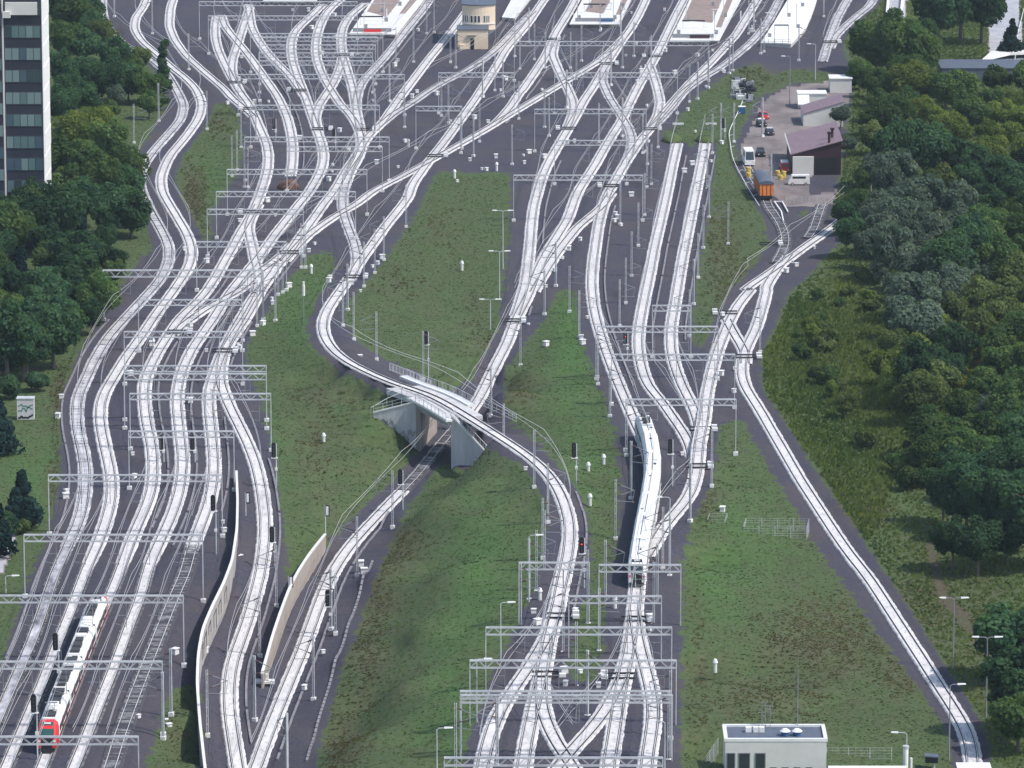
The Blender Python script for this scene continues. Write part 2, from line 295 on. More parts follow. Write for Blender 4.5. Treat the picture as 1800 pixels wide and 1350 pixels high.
py_ = PX(t_full['path'][:, 0], t_full['path'][:, 1], t_full['path'][:, 2])[1]; ia, ib = int(np.argmin(np.abs(py_-755))), int(np.argmin(np.abs(py_-862)))
FULLT = t_full['path']
def sub(a, b2, label, tone):
    d = dict(t_full); d.update(label=label, tone=tone, path=t_full['path'][a:b2], nrm=t_full['nrm'][a:b2]); return d
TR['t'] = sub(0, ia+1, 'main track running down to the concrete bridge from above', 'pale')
TR['tb'] = sub(ia, ib+1, 'shade-toned stretch of track passing beneath the concrete bridge', 'dark')  # dark tone puts the shade of bridge and cutting into the bed colour
TR['t2'] = sub(ib, None, 'bright track leaving the bridge towards the bottom edge beside the pinkish wall', 'pale')
ALLP = np.concatenate([t['path'] for t in TR.values()]); ALLK = np.concatenate([[k]*len(t['path']) for k, t in TR.items()])
# ---------------------------------------------------------------- bridge survey points
BFL = W(738, 793, -5.2); BFR = W(783, 835, -5.2)
tp = FULLT; i0 = np.argmin(np.abs(tp[:, 1]-BFL.y)); Ddir = Vector((*(tp[i0-6]-tp[i0+6])[:2], 0)).normalized()
if Ddir.y < 0: Ddir = -Ddir
pp = TR['p']['path']; pn = TR['p']['nrm']; OFFP = 3.3
ip = np.argmin(np.hypot(pp[:, 0]-(BFL.x+BFR.x)/2, pp[:, 1]-(BFL.y+BFR.y)/2-8)); pdir = Vector((pn[ip, 1]*-1, pn[ip, 0], 0)).normalized()
pdir = -pdir if pdir.y > 0 else pdir                             # along the climbing track, towards the viewer
pleft = Vector((pdir.y, -pdir.x, 0))                             # its viewer-left side
if pleft.x > 0: pleft = -pleft
def meet(P0):
    a = Vector((pp[ip, 0], pp[ip, 1], 0))+pleft*OFFP; r = Vector((P0.x, P0.y, 0))-a
    den = pdir.x*Ddir.y-pdir.y*Ddir.x; u = (r.x*Ddir.y-r.y*Ddir.x)/den
    q = a+pdir*u; return Vector((q.x, q.y, P0.z))
print('FL/FR before', BFL, BFR, 'after', meet(BFL), meet(BFR))
BFL, BFR = meet(BFL), meet(BFR)
BBL = BFL+Ddir*16; BBR = BFR+Ddir*16
WL = W(657, 788, -5.2); WR = W(862, 834, -5.2)                    # outer feet of the two wing walls
BC = (BFL+BFR+BBL+BBR)/4
# ---------------------------------------------------------------- terrain
CP = [(60,780,0),(60,1100,0),(-200,900,0),(360,330,0),(300,250,0),(520,560,0),(530,680,-.4),(560,760,-1.2),(500,850,-.6),(530,880,-1.5),(600,800,-1.8),(540,920,-2.2),(620,860,-3.2),(655,715,.9),(620,705,.3),(575,675,0),
 (780,350,0),(760,450,0),(700,560,0),(800,600,0),(660,600,.2),(720,640,.5),(800,660,0),(840,620,-.8),(700,900,-3.2),(800,880,1.2),(860,850,2.3),(900,900,2.3),(850,1000,2.2),(780,1100,1.6),(760,1200,1.5),(720,1300,1),(690,1000,-1.6),(650,1150,-2.2),(620,1100,-3.8),(600,1250,-4.2),
 (575,1300,-4.7),(950,650,0),(1000,700,.6),(1030,850,1.8),(1060,900,2.2),(900,690,1.2),(880,640,-.5),(1300,850,0),(1400,1000,0),(1350,1200,0),(1500,1250,0),(1250,1000,0),(1235,1200,0),(1240,1340,0),(1280,700,0),(1500,900,0),(1600,1000,0),(1600,700,0),(1600,400,0),(1700,1200,0),(1420,250,0),
 (662,731,.8),(685,748,-1),(705,764,-2.8),(735,793,-5.2),(690,800,-4),(660,790,-1.6),(785,838,-5.2),(800,850,-4.6),(836,835,-4.6),(860,822,-3.2),(875,812,-1.6),(320,1250,0),(310,1350,0),(300,1150,0),(390,960,0),(380,1010,0)]
CPW = np.array([tuple(W(x, y, z)) for x, y, z in CP])
def near_bridge(P, r=13.0):
    e = np.array([(BC-BFL).x, (BC-BFL).y]); return np.hypot(P[:, 0]-BC.x, P[:, 1]-BC.y) < r
tsel = []
for k, t in TR.items():
    P = t['path'][::3]
    if k == 'p': P = P[~near_bridge(P)]
    tsel.append(P)
ctrlA = np.concatenate(tsel+[CPW])
pnear = TR['p']['path']; pnear = pnear[(np.hypot(pnear[:,0]-BC.x, pnear[:,1]-BC.y) < 70) & (pnear[:,1] > WR.y-11)]
mB = np.ones(len(ctrlA), bool)
for q in pnear: mB &= ~((np.abs(ctrlA[:,0]-q[0]) < .01) & (np.abs(ctrlA[:,1]-q[1]) < 3) & (np.abs(ctrlA[:,2]-q[2]) < .2))
ctrlB = ctrlA[mB]
def idw(X, Y, C):
    out = np.empty(len(X))
    for a in range(0, len(X), 4000):
        dx = X[a:a+4000, None]-C[None, :, 0]; dy = (Y[a:a+4000, None]-C[None, :, 1])
        wt = 1/(dx*dx+dy*dy+1.5)**1.8
        wt2 = 4e-9
        out[a:a+4000] = (wt*C[None, :, 2]).sum(1)/(wt.sum(1)+wt2)
    return out
def inpoly(px, py, poly):
    r = np.zeros(px.shape, bool); n = len(poly); j = n-1
    for i in range(n):
        xi, yi = poly[i]; xj, yj = poly[j]
        if yi != yj:
            c = ((yi > py) != (yj > py)) & (px < (xj-xi)*(py-yi)/(yj-yi)+xi); r ^= c
        j = i
    return r
def front_zone(X, Y):
    """ground in front of the wing walls, towards the viewer"""
    poly = [(WL.x-1, WL.y), (WL.x-1, WL.y+2.2), (BFL.x, BFL.y+2.2), (BFL.x+Ddir.x*3, BFL.y+Ddir.y*3), (BFR.x, BFR.y+2.2), (WR.x+1, WR.y+2.2), (WR.x+1, WR.y), (WR.x+2, WR.y-45), (WL.x-3, WL.y-60)]
    return inpoly(X, Y, poly)
def track_dist(X, Y):
    dmin = np.full(len(X), 1e9); zt = np.zeros(len(X)); kk = np.zeros(len(X), int)
    Q = ALLP
    for a in range(0, len(X), 3000):
        dx = X[a:a+3000, None]-Q[None, :, 0]; dy = Y[a:a+3000, None]-Q[None, :, 1]
        d2 = dx*dx+dy*dy; i = d2.argmin(1); dmin[a:a+3000] = np.sqrt(d2[np.arange(len(i)), i]); zt[a:a+3000] = Q[i, 2]; kk[a:a+3000] = i
    return dmin, zt, kk
def height(X, Y):
    X = np.atleast_1d(np.asarray(X, float)); Y = np.atleast_1d(np.asarray(Y, float))
    z = idw(X, Y, ctrlA); fz = front_zone(X, Y)
    if fz.any(): z[fz] = idw(X[fz], Y[fz], ctrlB)
    # the cutting under the deck
    dx, dy = X-BFL.x, Y-BFL.y
    al = dx*Ddir.x+dy*Ddir.y
    nl = -(dx*Ddir.y-dy*Ddir.x)*-1                                # across, positive to the right
    wR = (BFR.x-BFL.x)*Ddir.y-(BFR.y-BFL.y)*Ddir.x
    aR = (BFR-BFL).dot(Ddir)
    cut = (nl > -.9) & (nl < wR+.9) & (al > np.minimum(0, aR)*np.clip(nl/wR, 0, 1)-3) & (al < 19)
    z[cut] = np.minimum(z[cut], -5.35)
    return z
def gz(X, Y): return float(height([X], [Y])[0])
xs = np.concatenate([[-60000,-20000,-8000,-4000,-2200,-1300,-800,-500], np.arange(-300, 2101, 5), [2300,2600,3100,4000,6000,10000,22000,60000]]).astype(float)
ys = np.concatenate([[-1346,-1338,-1320,-1280,-1200,-1000,-750,-500,-350,-240,-160,-100], np.arange(-60, 1501, 5), [1560,1650,1800,2050,2500,3500,6000]]).astype(float)
GX, GY = np.meshgrid(xs, ys)
dx_, dy_ = (GX-900)/F, (675-GY)/F; t_ = -H/(-sP+dy_*cP)
TX, TY = (dx_*t_).ravel(), ((cP+dy_*sP)*t_).ravel()
near = (GX.ravel() > -400) & (GX.ravel() < 2200) & (GY.ravel() > -130) & (GY.ravel() < 1620)
TZ = np.zeros(len(TX)); TZ[near] = height(TX[near], TY[near])
DT = np.full(len(TX), 999.0); ZT = np.zeros(len(TX)); KT = np.zeros(len(TX), int)
DT[near], ZT[near], KT[near] = track_dist(TX[near], TY[near])
isp = ALLK[KT] == 'p'
nb = (np.hypot(TX-BC.x, TY-BC.y) < 16)
clampm = (DT < 2.3) & ~(isp & nb)
TZ = np.where(clampm, np.minimum(TZ, ZT-.14), TZ)
bump = (np.sin(TX*.21+np.sin(TY*.05)*2)*np.sin(TY*.09+1.3)*.12+np.sin(TX*.63+2)*np.sin(TY*.33)*.05)
TZ = TZ+np.where(DT > 3.2, bump*np.clip((DT-3.2)/3, 0, 1), 0)
sx, sy = PX(TX, TY, TZ)
GRASS = ['798,742 890,806 875,840 790,850 770,812', '300,105 330,118 352,150 330,140 302,122', '345,150 372,185 420,175 428,260 418,310 400,330 372,372 375,425 352,430 338,390 318,350 306,310 320,270 355,225 368,190',
 '748,342 765,303 897,300 898,400 884,520 866,600 835,655 812,692 760,668 700,640 640,612 612,580 600,548 640,500 688,440 725,385',
 '548,445 592,445 588,480 556,530 543,580 556,618 610,652 700,690 725,705 745,790 700,845 655,880 620,910 590,945 560,975 530,1010 512,1045 500,1060 506,985 490,900 480,790 462,715 436,650 430,605 462,560 500,500',
 '300,1215 350,1200 356,1350 270,1500 255,1350', '770,805 850,800 930,815 962,880 958,960 935,1040 905,1110 862,1190 835,1290 800,1500 535,1500 560,1330 590,1200 630,1100 665,1000 712,905',
 '700,640 700,600 900,560 812,694', '890,700 880,655 930,600 985,510 1012,505 1022,600 1045,650 1062,700 1082,760 1092,830 1085,950 1062,1040 1036,1062 1040,960 1026,880 985,820 930,768 880,728',
 '1010,1062 1062,1055 1062,1130 1048,1200 1002,1195', '1185,242 1192,205 1230,165 1300,118 1350,108 1335,170 1292,250 1300,300 1345,372 1352,430 1300,500 1268,540 1248,600 1215,620 1222,500 1243,400 1256,262',
 '1160,228 1198,226 1200,250 1162,250','1222,228 1256,226 1256,250 1222,250','1262,745 1302,735 1335,790 1425,945 1545,1115 1665,1270 1688,1350 1690,1700 1195,1700 1200,1350 1196,1000 1222,900 1255,820',
 '1350,600 1385,520 1484,420 1450,390 1395,380 1440,355 1470,340 1500,130 1475,70 1520,20 1580,-60 2200,-140 2200,1700 1735,1700 1712,1260 1600,1075 1455,860 1340,690 1332,620',
 '-400,-140 165,-140 190,60 245,92 300,130 300,150 290,190 250,262 238,330 262,352 268,430 180,545 130,640 108,730 106,850 78,960 40,1040 0,1190 -400,1700', '1330,135 1400,120 1470,130 1480,150 1385,148 1350,170', '1170,255 1200,250 1240,250 1250,256 1235,262 1180,262']
gr = np.zeros(len(TX), bool)
for g in GRASS: gr |= inpoly(sx, sy, parse(g))
gr |= (GX.ravel() < -400) | (GX.ravel() > 2200)
def blur(a, kx, ky):
    g_ = a.astype(float).reshape(GX.shape)
    for k, ax in ((kx, 1), (ky, 0)): g_ = sum(np.roll(g_, i, ax) for i in range(-k, k+1))/(2*k+1)
    return g_.ravel()
grass = blur(gr, 3, 1)
trail = np.zeros(len(TX), bool)
# verge: ballast shoulder keeps grass off the tracks
grass *= np.clip((DT-1.7)/1.7, 0, 1)
PAVE = ['1338,180 1385,152 1490,140 1495,200 1442,222 1418,352 1368,352 1322,305 1300,262 1330,205', '1420,345 1470,335 1470,360 1380,365 1375,350']
pave = np.zeros(len(TX), bool)
for g in PAVE: pave |= inpoly(sx, sy, parse(g))
PATHS = ['1628,955 1640,950 1652,1000 1664,1040 1690,1070 1730,1120 1750,1165 1738,1168 1712,1125 1672,1080 1648,1045 1636,1000']
ROAD = ['-60,930 27,935 25,960 4,1008 -60,1010', '1700,108 1800,96 1900,100 1900,118 1700,118','1742,118 1800,118 1790,-40 1748,-40 1735,20','1560,60 1552,-60 1600,-60 1590,60']
road = np.zeros(len(TX), bool)
for g in ROAD: road |= inpoly(sx, sy, parse(g))
def blobs(L):
    o = np.zeros(len(TX))
    for x, y, rx, ry, v in L: o += v*np.exp(-((sx-x)/rx)**2-((sy-y)/ry)**2)
    return o
dry = .8*blobs([(660,1010,45,90,.75),(640,1180,50,110,.5),(720,950,40,40,.5),(600,1320,40,60,.6),(560,790,70,90,.35),(600,700,80,25,.3),(780,400,60,60,.3),(700,500,60,40,.35),(830,560,20,80,.3),(1450,1120,120,70,.75),(1350,1250,120,80,.45),(1600,1180,60,60,.5),(1480,900,50,50,.5),(1545,895,25,25,.8),(1640,1050,90,60,.55),(1740,1180,60,120,.45),
 (1300,560,60,90,.5),(1270,420,40,80,.45),(340,350,25,60,.9),(385,215,25,30,.6),(180,560,40,60,.6),(110,700,20,60,.8),(95,900,12,120,.7),(1330,130,60,30,.5),(1440,900,50,60,.5),(320,1290,40,70,.3),(910,690,30,40,.6),(1240,880,25,50,.6),(1225,1150,20,200,.35),(840,780,40,30,.8),(1500,560,90,100,.3),(860,640,10,60,.6)])
lush = blobs([(850,1000,60,110,.9),(800,1200,40,120,.7),(750,1300,60,60,.4),(1000,640,40,90,.8),(1030,800,40,90,.6),(1300,950,90,100,.5),(60,850,60,80,.6),(520,560,60,60,.5),(560,520,30,60,.5),(370,310,30,40,.5),(1000,560,20,60,.8),(480,830,30,90,.5),(640,730,60,25,.35),(1250,1050,50,90,.6),(780,330,90,25,-.3)])
for g_ in PATHS: trail |= inpoly(sx, sy, parse(g_))
dry = dry+blur(trail, 1, 0)*1.2; lush = lush*(1-trail)
wild = inpoly(sx, sy, parse(GRASS[14])).astype(float)*(1-trail)
me = bpy.data.meshes.new('ground'); ny, nx = GX.shape
me.vertices.add(nx*ny); me.vertices.foreach_set('co', np.stack([TX, TY, TZ], 1).reshape(-1).astype(np.float32))
ii = (np.arange(ny-1)[:, None]*nx+np.arange(nx-1)[None]).ravel()
q = np.stack([ii, ii+nx, ii+nx+1, ii+1], 1).astype(np.int32)
me.loops.add(q.size); me.loops.foreach_set('vertex_index', q.ravel())
me.polygons.add(len(q)); me.polygons.foreach_set('loop_start', np.arange(0, q.size, 4, dtype=np.int32)); me.update(calc_edges=True)
me.polygons.foreach_set('use_smooth', [True]*len(q))
ca = me.color_attributes.new('cover', 'FLOAT_COLOR', 'POINT')
ca.data.foreach_set('color', np.stack([grass, np.clip(dry, 0, 1), np.clip(lush, 0, 1), pave*.5+road*1.0], 1).reshape(-1).astype(np.float32))
me.validate(); ground = bpy.data.objects.new('ground', me); COL.objects.link(ground); ground['kind'] = 'structure'
# ground material: gravel, grass, paving by cover
m = bpy.data.materials.new('ground_cover'); m.use_nodes = True; n = m.node_tree; b = n.nodes['Principled BSDF']; b.inputs['Roughness'].default_value = .9
b.inputs['Specular IOR Level'].default_value = .25
me.materials.append(m)
tc = n.nodes.new('ShaderNodeTexCoord')
def noise(scale, det=4, stretch=None, rough=.65):
    nz = n.nodes.new('ShaderNodeTexNoise'); nz.inputs['Scale'].default_value = scale; nz.inputs['Detail'].default_value = det; nz.inputs['Roughness'].default_value = rough
    if stretch:
        mp = n.nodes.new('ShaderNodeMapping'); mp.inputs['Scale'].default_value = stretch; n.links.new(tc.outputs['Object'], mp.inputs[0]); n.links.new(mp.outputs[0], nz.inputs['Vector'])
    else: n.links.new(tc.outputs['Object'], nz.inputs['Vector'])
    return nz.outputs['Fac']
def ramp(f, stops):
    r = n.nodes.new('ShaderNodeValToRGB'); e = r.color_ramp.elements
    while len(e) < len(stops): e.new(.5)
    for i, (p, c) in enumerate(stops): e[i].position = p; e[i].color = (*c, 1)
    n.links.new(f, r.inputs[0]); return r.outputs[0]
def mixc(f, a, c2, typ='MIX'):
    x = n.nodes.new('ShaderNodeMixRGB'); x.blend_type = typ
    if isinstance(f, float): x.inputs[0].default_value = f
    else: n.links.new(f, x.inputs[0])
    for i, v in ((1, a), (2, c2)):
        if isinstance(v, tuple): x.inputs[i].default_value = (*v, 1)
        else: n.links.new(v, x.inputs[i])
    return x.outputs[0]
def math_(op, a, c2=None, clamp=False):
    x = n.nodes.new('ShaderNodeMath'); x.operation = op; x.use_clamp = clamp
    for i, v in ((0, a), (1, c2)):
        if v is None: continue
        if isinstance(v, (int, float)): x.inputs[i].default_value = v
        else: n.links.new(v, x.inputs[i])
    return x.outputs[0]
vc = n.nodes.new('ShaderNodeVertexColor'); vc.layer_name = 'cover'
sep = n.nodes.new('ShaderNodeSeparateColor'); n.links.new(vc.outputs['Color'], sep.inputs[0])
gfine = noise(2.2, 6, None, .75); gmed = noise(.35, 5); gbig = noise(.05, 4)
gravel = ramp(gfine, [(.3, (.026,.025,.038)), (.7, (.080,.077,.103))])
gravel = mixc(ramp(gbig, [(.42, (0,0,0)), (.62, (1,1,1))]), gravel, mixc(.5, gravel, (.082,.066,.066)))
stain = noise(.12, 4, (1, .25, 1))
weedn = noise(.5, 5, (1, .4, 1)); gravel = mixc(ramp(weedn, [(.66, (0,0,0)), (.74, (.55,.55,.55))]), gravel, (.06,.075,.035))
palen = noise(.8, 6, (1, .5, 1), .8); gravel = mixc(ramp(palen, [(.60, (0,0,0)), (.72, (.5,.5,.5))]), gravel, (.16,.15,.17))
gravel = mixc(ramp(stain, [(.58, (0,0,0)), (.70, (.6,.6,.6))]), gravel, (.032,.028,.036))
tuft = noise(1.1, 5, (1, .8, 1), .8); tuft2 = noise(.22, 5, (1, .5, 1))
green = ramp(tuft, [(.33, (.042,.066,.025)), (.5, (.062,.094,.033)), (.68, (.086,.122,.045))])
brown = ramp(tuft, [(.33, (.055,.047,.028)), (.5, (.08,.068,.040)), (.68, (.115,.10,.06))])
lushc = ramp(tuft, [(.33, (.042,.092,.022)), (.5, (.058,.124,.030)), (.68, (.082,.156,.042))])
dryf = math_('ADD', math_('MULTIPLY', sep.outputs[1], .9), math_('MULTIPLY', math_('SUBTRACT', tuft2, .47), 1.8), True)
g = mixc(sep.outputs[2], green, lushc)
g = mixc(dryf, g, brown)
gf = math_('ADD', sep.outputs[0], math_('MULTIPLY', math_('SUBTRACT', gmed, .5), 1.9))
gfac = ramp(gf, [(.46, (0,0,0)), (.54, (1,1,1))])
gfac = mixc(ramp(sep.outputs[0], [(.01, (1,1,1)), (.1, (0,0,0))]), gfac, (0,0,0))
c = mixc(gfac, gravel, g)
pv = ramp(noise(.12, 5, (1, .5, 1)), [(.4, (.15,.128,.125)), (.6, (.24,.205,.20))])
c = mixc(ramp(math_('ADD', vc.outputs['Alpha'], math_('MULTIPLY', math_('SUBTRACT', gmed, .5), .5)), [(.23, (0,0,0)), (.27, (1,1,1))]), c, pv)
c = mixc(ramp(vc.outputs['Alpha'], [(.7, (0,0,0)), (.8, (1,1,1))]), c, ramp(gmed, [(.4, (.33,.34,.37)), (.6, (.42,.42,.45))]))
n.links.new(c, b.inputs['Base Color'])
bp = n.nodes.new('ShaderNodeBump'); bp.inputs['Strength'].default_value = .5; bp.inputs['Distance'].default_value = .35
n.links.new(math_('ADD', tuft, math_('MULTIPLY', gfine, .3)), bp.inputs['Height']); n.links.new(bp.outputs[0], b.inputs['Normal'])
# ---------------------------------------------------------------- grass tufts standing in the turf
rng = np.random.default_rng(3)
def tufts(name, mask, n_, wd, hg, mt, kind='stuff', seed=1):
    """many small blades of grass or weeds; mask over the ground grid points"""
    r = np.random.default_rng(seed)
    idx = np.nonzero(mask)[0]
    area = np.abs(t_.ravel()[idx])**2*(t_.ravel()[idx])                # grid cells grow with distance
    idx = r.choice(idx, n_, p=area/area.sum())
    tt = t_.ravel()[idx]; cx = TX[idx]+r.uniform(-.5, .5, n_)*5*tt/F; cy = TY[idx]+r.uniform(-.5, .5, n_)*5*tt*tt/(F*H)*1.02; cz = TZ[idx]-.04
    ang = r.uniform(-.9, .9, n_); w2 = wd*r.uniform(.5, 1.3, n_); h2 = hg*r.uniform(.4, 1.4, n_); ln = r.uniform(-.25, .25, n_)
    ax, ay = np.cos(ang)*w2, np.sin(ang)*w2
    V = np.empty((n_, 4, 3))
    V[:, 0] = np.stack([cx-ax, cy-ay, cz], 1); V[:, 1] = np.stack([cx+ax, cy+ay, cz], 1)
    V[:, 2] = np.stack([cx+ax*.6+ln, cy+ay*.6+ln, cz+h2], 1); V[:, 3] = np.stack([cx-ax*.5+ln, cy-ay*.5+ln, cz+h2*.85], 1)
    tone = np.clip(r.normal(.5, .3, n_)+.25*np.sin(cx*.31)+.25*np.sin(cy*.06+cx*.2), 0, 1)
    o = quads_object(name, V, mt, tone); o['kind'] = 'stuff'
    return o
infr = near & (sx > -120) & (sx < 1920) & (sy > -40) & (sy < 1420) & (grass > .7) & (~road) & (~pave) & (~trail)
LEAF['verge'] = leafmat('verge_blades', (.058,.10,.032), (.14,.165,.05), .45)
LEAF['grass'] = leafmat('turf_blades', (.042,.072,.025), (.086,.122,.042), .5)
LEAF['straw'] = leafmat('dry_blades', (.075,.065,.036), (.13,.115,.065), .5)
tufts('grass', infr & (wild < .5), 100000, .2, .13, LEAF['grass'], seed=1)
rn_ = np.random.default_rng(12).random(len(TX)); tufts('dry_grass', infr & (dry+.06*np.sin(TX*.9)*np.sin(TY*.4) > .12+.5*rn_), 24000, .2, .14, LEAF['straw'], seed=2)
tufts('weeds', infr & (wild > .5), 80000, .28, .4, LEAF['olive'], seed=4)
tufts('undergrowth', infr & (wild > .5) & (sy+40*np.sin(TX*.4)+60*np.sin(TX*.13+TY*.02) > 470) & (sy+50*np.sin(TX*.3)+40*np.sin(TX*.11) < 900), 22000, .28, .7, LEAF['verge'], seed=5)
# ---------------------------------------------------------------- the tracks
def ribbon(path, nrm, off0, off1, z, mb, z2=None):
    n0 = len(mb.v); N = len(path)
    for i in range(N):
        for o_, zz in ((off0, z), (off1, z if z2 is None else z2)):
            mb.v.append((path[i, 0]+nrm[i, 0]*o_, path[i, 1]+nrm[i, 1]*o_, path[i, 2]+zz))
    for i in range(N-1):
        a = n0+2*i; mb.f.append((a, a+1, a+3, a+2)); mb.m.append(0)
def resample(path, step):
    s_ = np.concatenate([[0], np.cumsum(np.linalg.norm(np.diff(path[:, :2], axis=0), axis=1))])
    q = np.arange(0, s_[-1], step); P = np.stack([np.interp(q, s_, path[:, k]) for k in range(3)], 1)
    d_ = np.gradient(P[:, :2], axis=0); d_ /= np.linalg.norm(d_, axis=1)[:, None]
    return P, np.stack([d_[:, 1], -d_[:, 0]], 1), d_
CORE = dict(a=930, b=960, c=960, d=960, f=9999)
def build_track(key, t, lift):
    P, N, D = resample(t['path'], 1.0)
    org = Vector((P[0, 0], P[0, 1], P[0, 2]))
    th = thing('railway_track', t['label'], 'railway track', org, group='railway tracks of the junction')
    L = P-np.array(org); tone = t['tone']
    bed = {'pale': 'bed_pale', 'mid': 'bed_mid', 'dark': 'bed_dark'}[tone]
    mb = MB(); r_ = random.Random(key)
    hw = {'pale': 1.33, 'mid': 1.3, 'dark': 1.5}[tone]
    # ragged-edged bed top
    core = CORE.get(key, 9999); pyv = PX(P[:, 0], P[:, 1], P[:, 2])[1]; n0 = 0
    for i in range(len(L)):
        hw = {'pale': 1.2, 'mid': 1.18, 'dark': 1.4}[tone]-float(np.clip((pyv[i]-core)/60, 0, 1))*.5
        e1 = hw+r_.uniform(-.05, .1); e2 = hw+r_.uniform(-.05, .1)
        for o_, zz in ((-e1-.16, -.12), (-e1, lift), (e2, lift), (e2+.16, -.12)):
            mb.v.append((L[i, 0]+N[i, 0]*o_, L[i, 1]+N[i, 1]*o_, L[i, 2]+zz))
    for i in range(len(L)-1):
        for j in range(3):
            a = 4*i+j; mb.f.append((a, a+1, a+5, a+4)); mb.m.append(0)
    mb.build('ballast_bed', M[bed], th)
    Ps, Ns, Ds = resample(t['path'], .62); pys = PX(Ps[:, 0], Ps[:, 1], Ps[:, 2])[1]; Ps = Ps-np.array(org); sb = MB(); sb2 = MB(); sb1 = sb
    for i in range(1, len(Ps)-1):
        c_, nn, dd = Ps[i], Ns[i], Ds[i]
        z1 = c_[2]+lift+(.03 if tone != 'dark' else .09); z0 = c_[2]-.02; hl = 1.2; hd = .14
        if tone == 'mid' and r_.random() < .35: continue
        if tone == 'dark' and r_.random() < .45: continue
        sb = sb1
        if pys[i] > core+30: sb = sb2; z1 = c_[2]+lift-.012
        Q = [(c_[0]+nn[0]*a+dd[0]*b2, c_[1]+nn[1]*a+dd[1]*b2) for a, b2 in ((-hl,-hd),(hl,-hd),(hl,hd),(-hl,hd))]
        # top and the face to the viewer's side
        k = len(sb.v); sb.v += [(x, y, z0) for x, y in Q]+[(x, y, z1) for x, y in Q]
        sb.f += [(k+4,k+5,k+6,k+7),(k,k+1,k+5,k+4),(k+1,k+2,k+6,k+5),(k+2,k+3,k+7,k+6),(k+3,k,k+4,k+7)]; sb.m += [0]*5
    if sb2.v: sb2.build('sleepers', M['sleeper_dark'], th)
    sb = sb1
    sb.build('sleepers', M['sleeper_dark' if tone == 'dark' else 'sleeper'], th)
    for sgn in (-1, 1):
        rb = MB(); a, b2 = sgn*.7525-.06, sgn*.7525+.06; zt = .25; zf = .10
        n0 = 0
        for i in range(len(L)):
            for o_, zz in ((a-.10, zf), (a, zf+.01), (a, zt), (b2, zt), (b2, zf+.01), (b2+.10, zf)):
                rb.v.append((L[i, 0]+N[i, 0]*o_, L[i, 1]+N[i, 1]*o_, L[i, 2]+zz))
        for i in range(len(L)-1):
            for j, mi in ((0, 1), (1, 1), (2, 0), (3, 1), (4, 1)):
                q_ = 6*i+j; rb.f.append((q_, q_+1, q_+7, q_+6)); rb.m.append(mi)
        rb.build('rail', [M['rail'], M['railside']], th)
    t['thing'] = th
for i, (k, t) in enumerate(TR.items()): build_track(k, t, .012+.004*(i % 9))

# ---------------------------------------------------------------- cable troughs beside some tracks
M['trough'] = mat('dull_concrete_trough', (.26,.25,.27), .85, 0, (.14,.135,.15), .5)
for key, off, y0, y1, ph in (('a',-2.7,560,1350,'along the outermost left track'),('c',2.6,470,930,'beside the main left track'),('d',2.5,520,960,'beside the third left track'),('e',2.6,380,900,'beside the track leading to the left wall'),('k',2.6,140,300,'curving beside the left dead-end siding'),
   ('z1',2.7,270,640,'between the two straight sidings'),('z2',2.8,270,600,'right of the two straight sidings'),('s',2.7,280,560,'right of the long track beside the green island'),('u',2.6,360,680,'right of the track to the white train'),('p',2.7,860,1090,'right of the climbing track'),('f',2.5,800,1340,'right of the track between the walls'),('t2',2.7,900,1340,'right of the line below the bridge'),('n',2.7,20,200,'beside the first platform line'),('r',2.7,60,220,'beside the straight line from the second platform')):
    P, N, D = resample(TR[key]['path'], 1.6); yy = PX(P[:, 0], P[:, 1], P[:, 2])[1]; sel = (yy > y0) & (yy < y1); P, N = P[sel], N[sel]
    Q = P[:, :2]+N*off*(1 if N[:, 0].mean() > 0 else -1)
    hz_ = height(Q[:, 0], Q[:, 1]); d2 = np.array([np.hypot(ALLP[:, 0]-q[0], ALLP[:, 1]-q[1]).min() for q in Q]); org = Vector((Q[0, 0], Q[0, 1], hz_[0])); mb = MB()
    for i in range(len(Q)-1):
        if d2[i] > 1.9 and d2[i+1] > 1.9 and (i*7) % 23: mb.bar(Vector((*Q[i], hz_[i]+.12))-org, Vector((*(Q[i]*.04+Q[i+1]*.96), hz_[i+1]+.12))-org, .34, .2)
    if mb.f: tag(mb.build('cable_trough', M['trough']), 'narrow dull concrete cable trough '+ph, 'cable trough', 'cable troughs beside the tracks').location = org
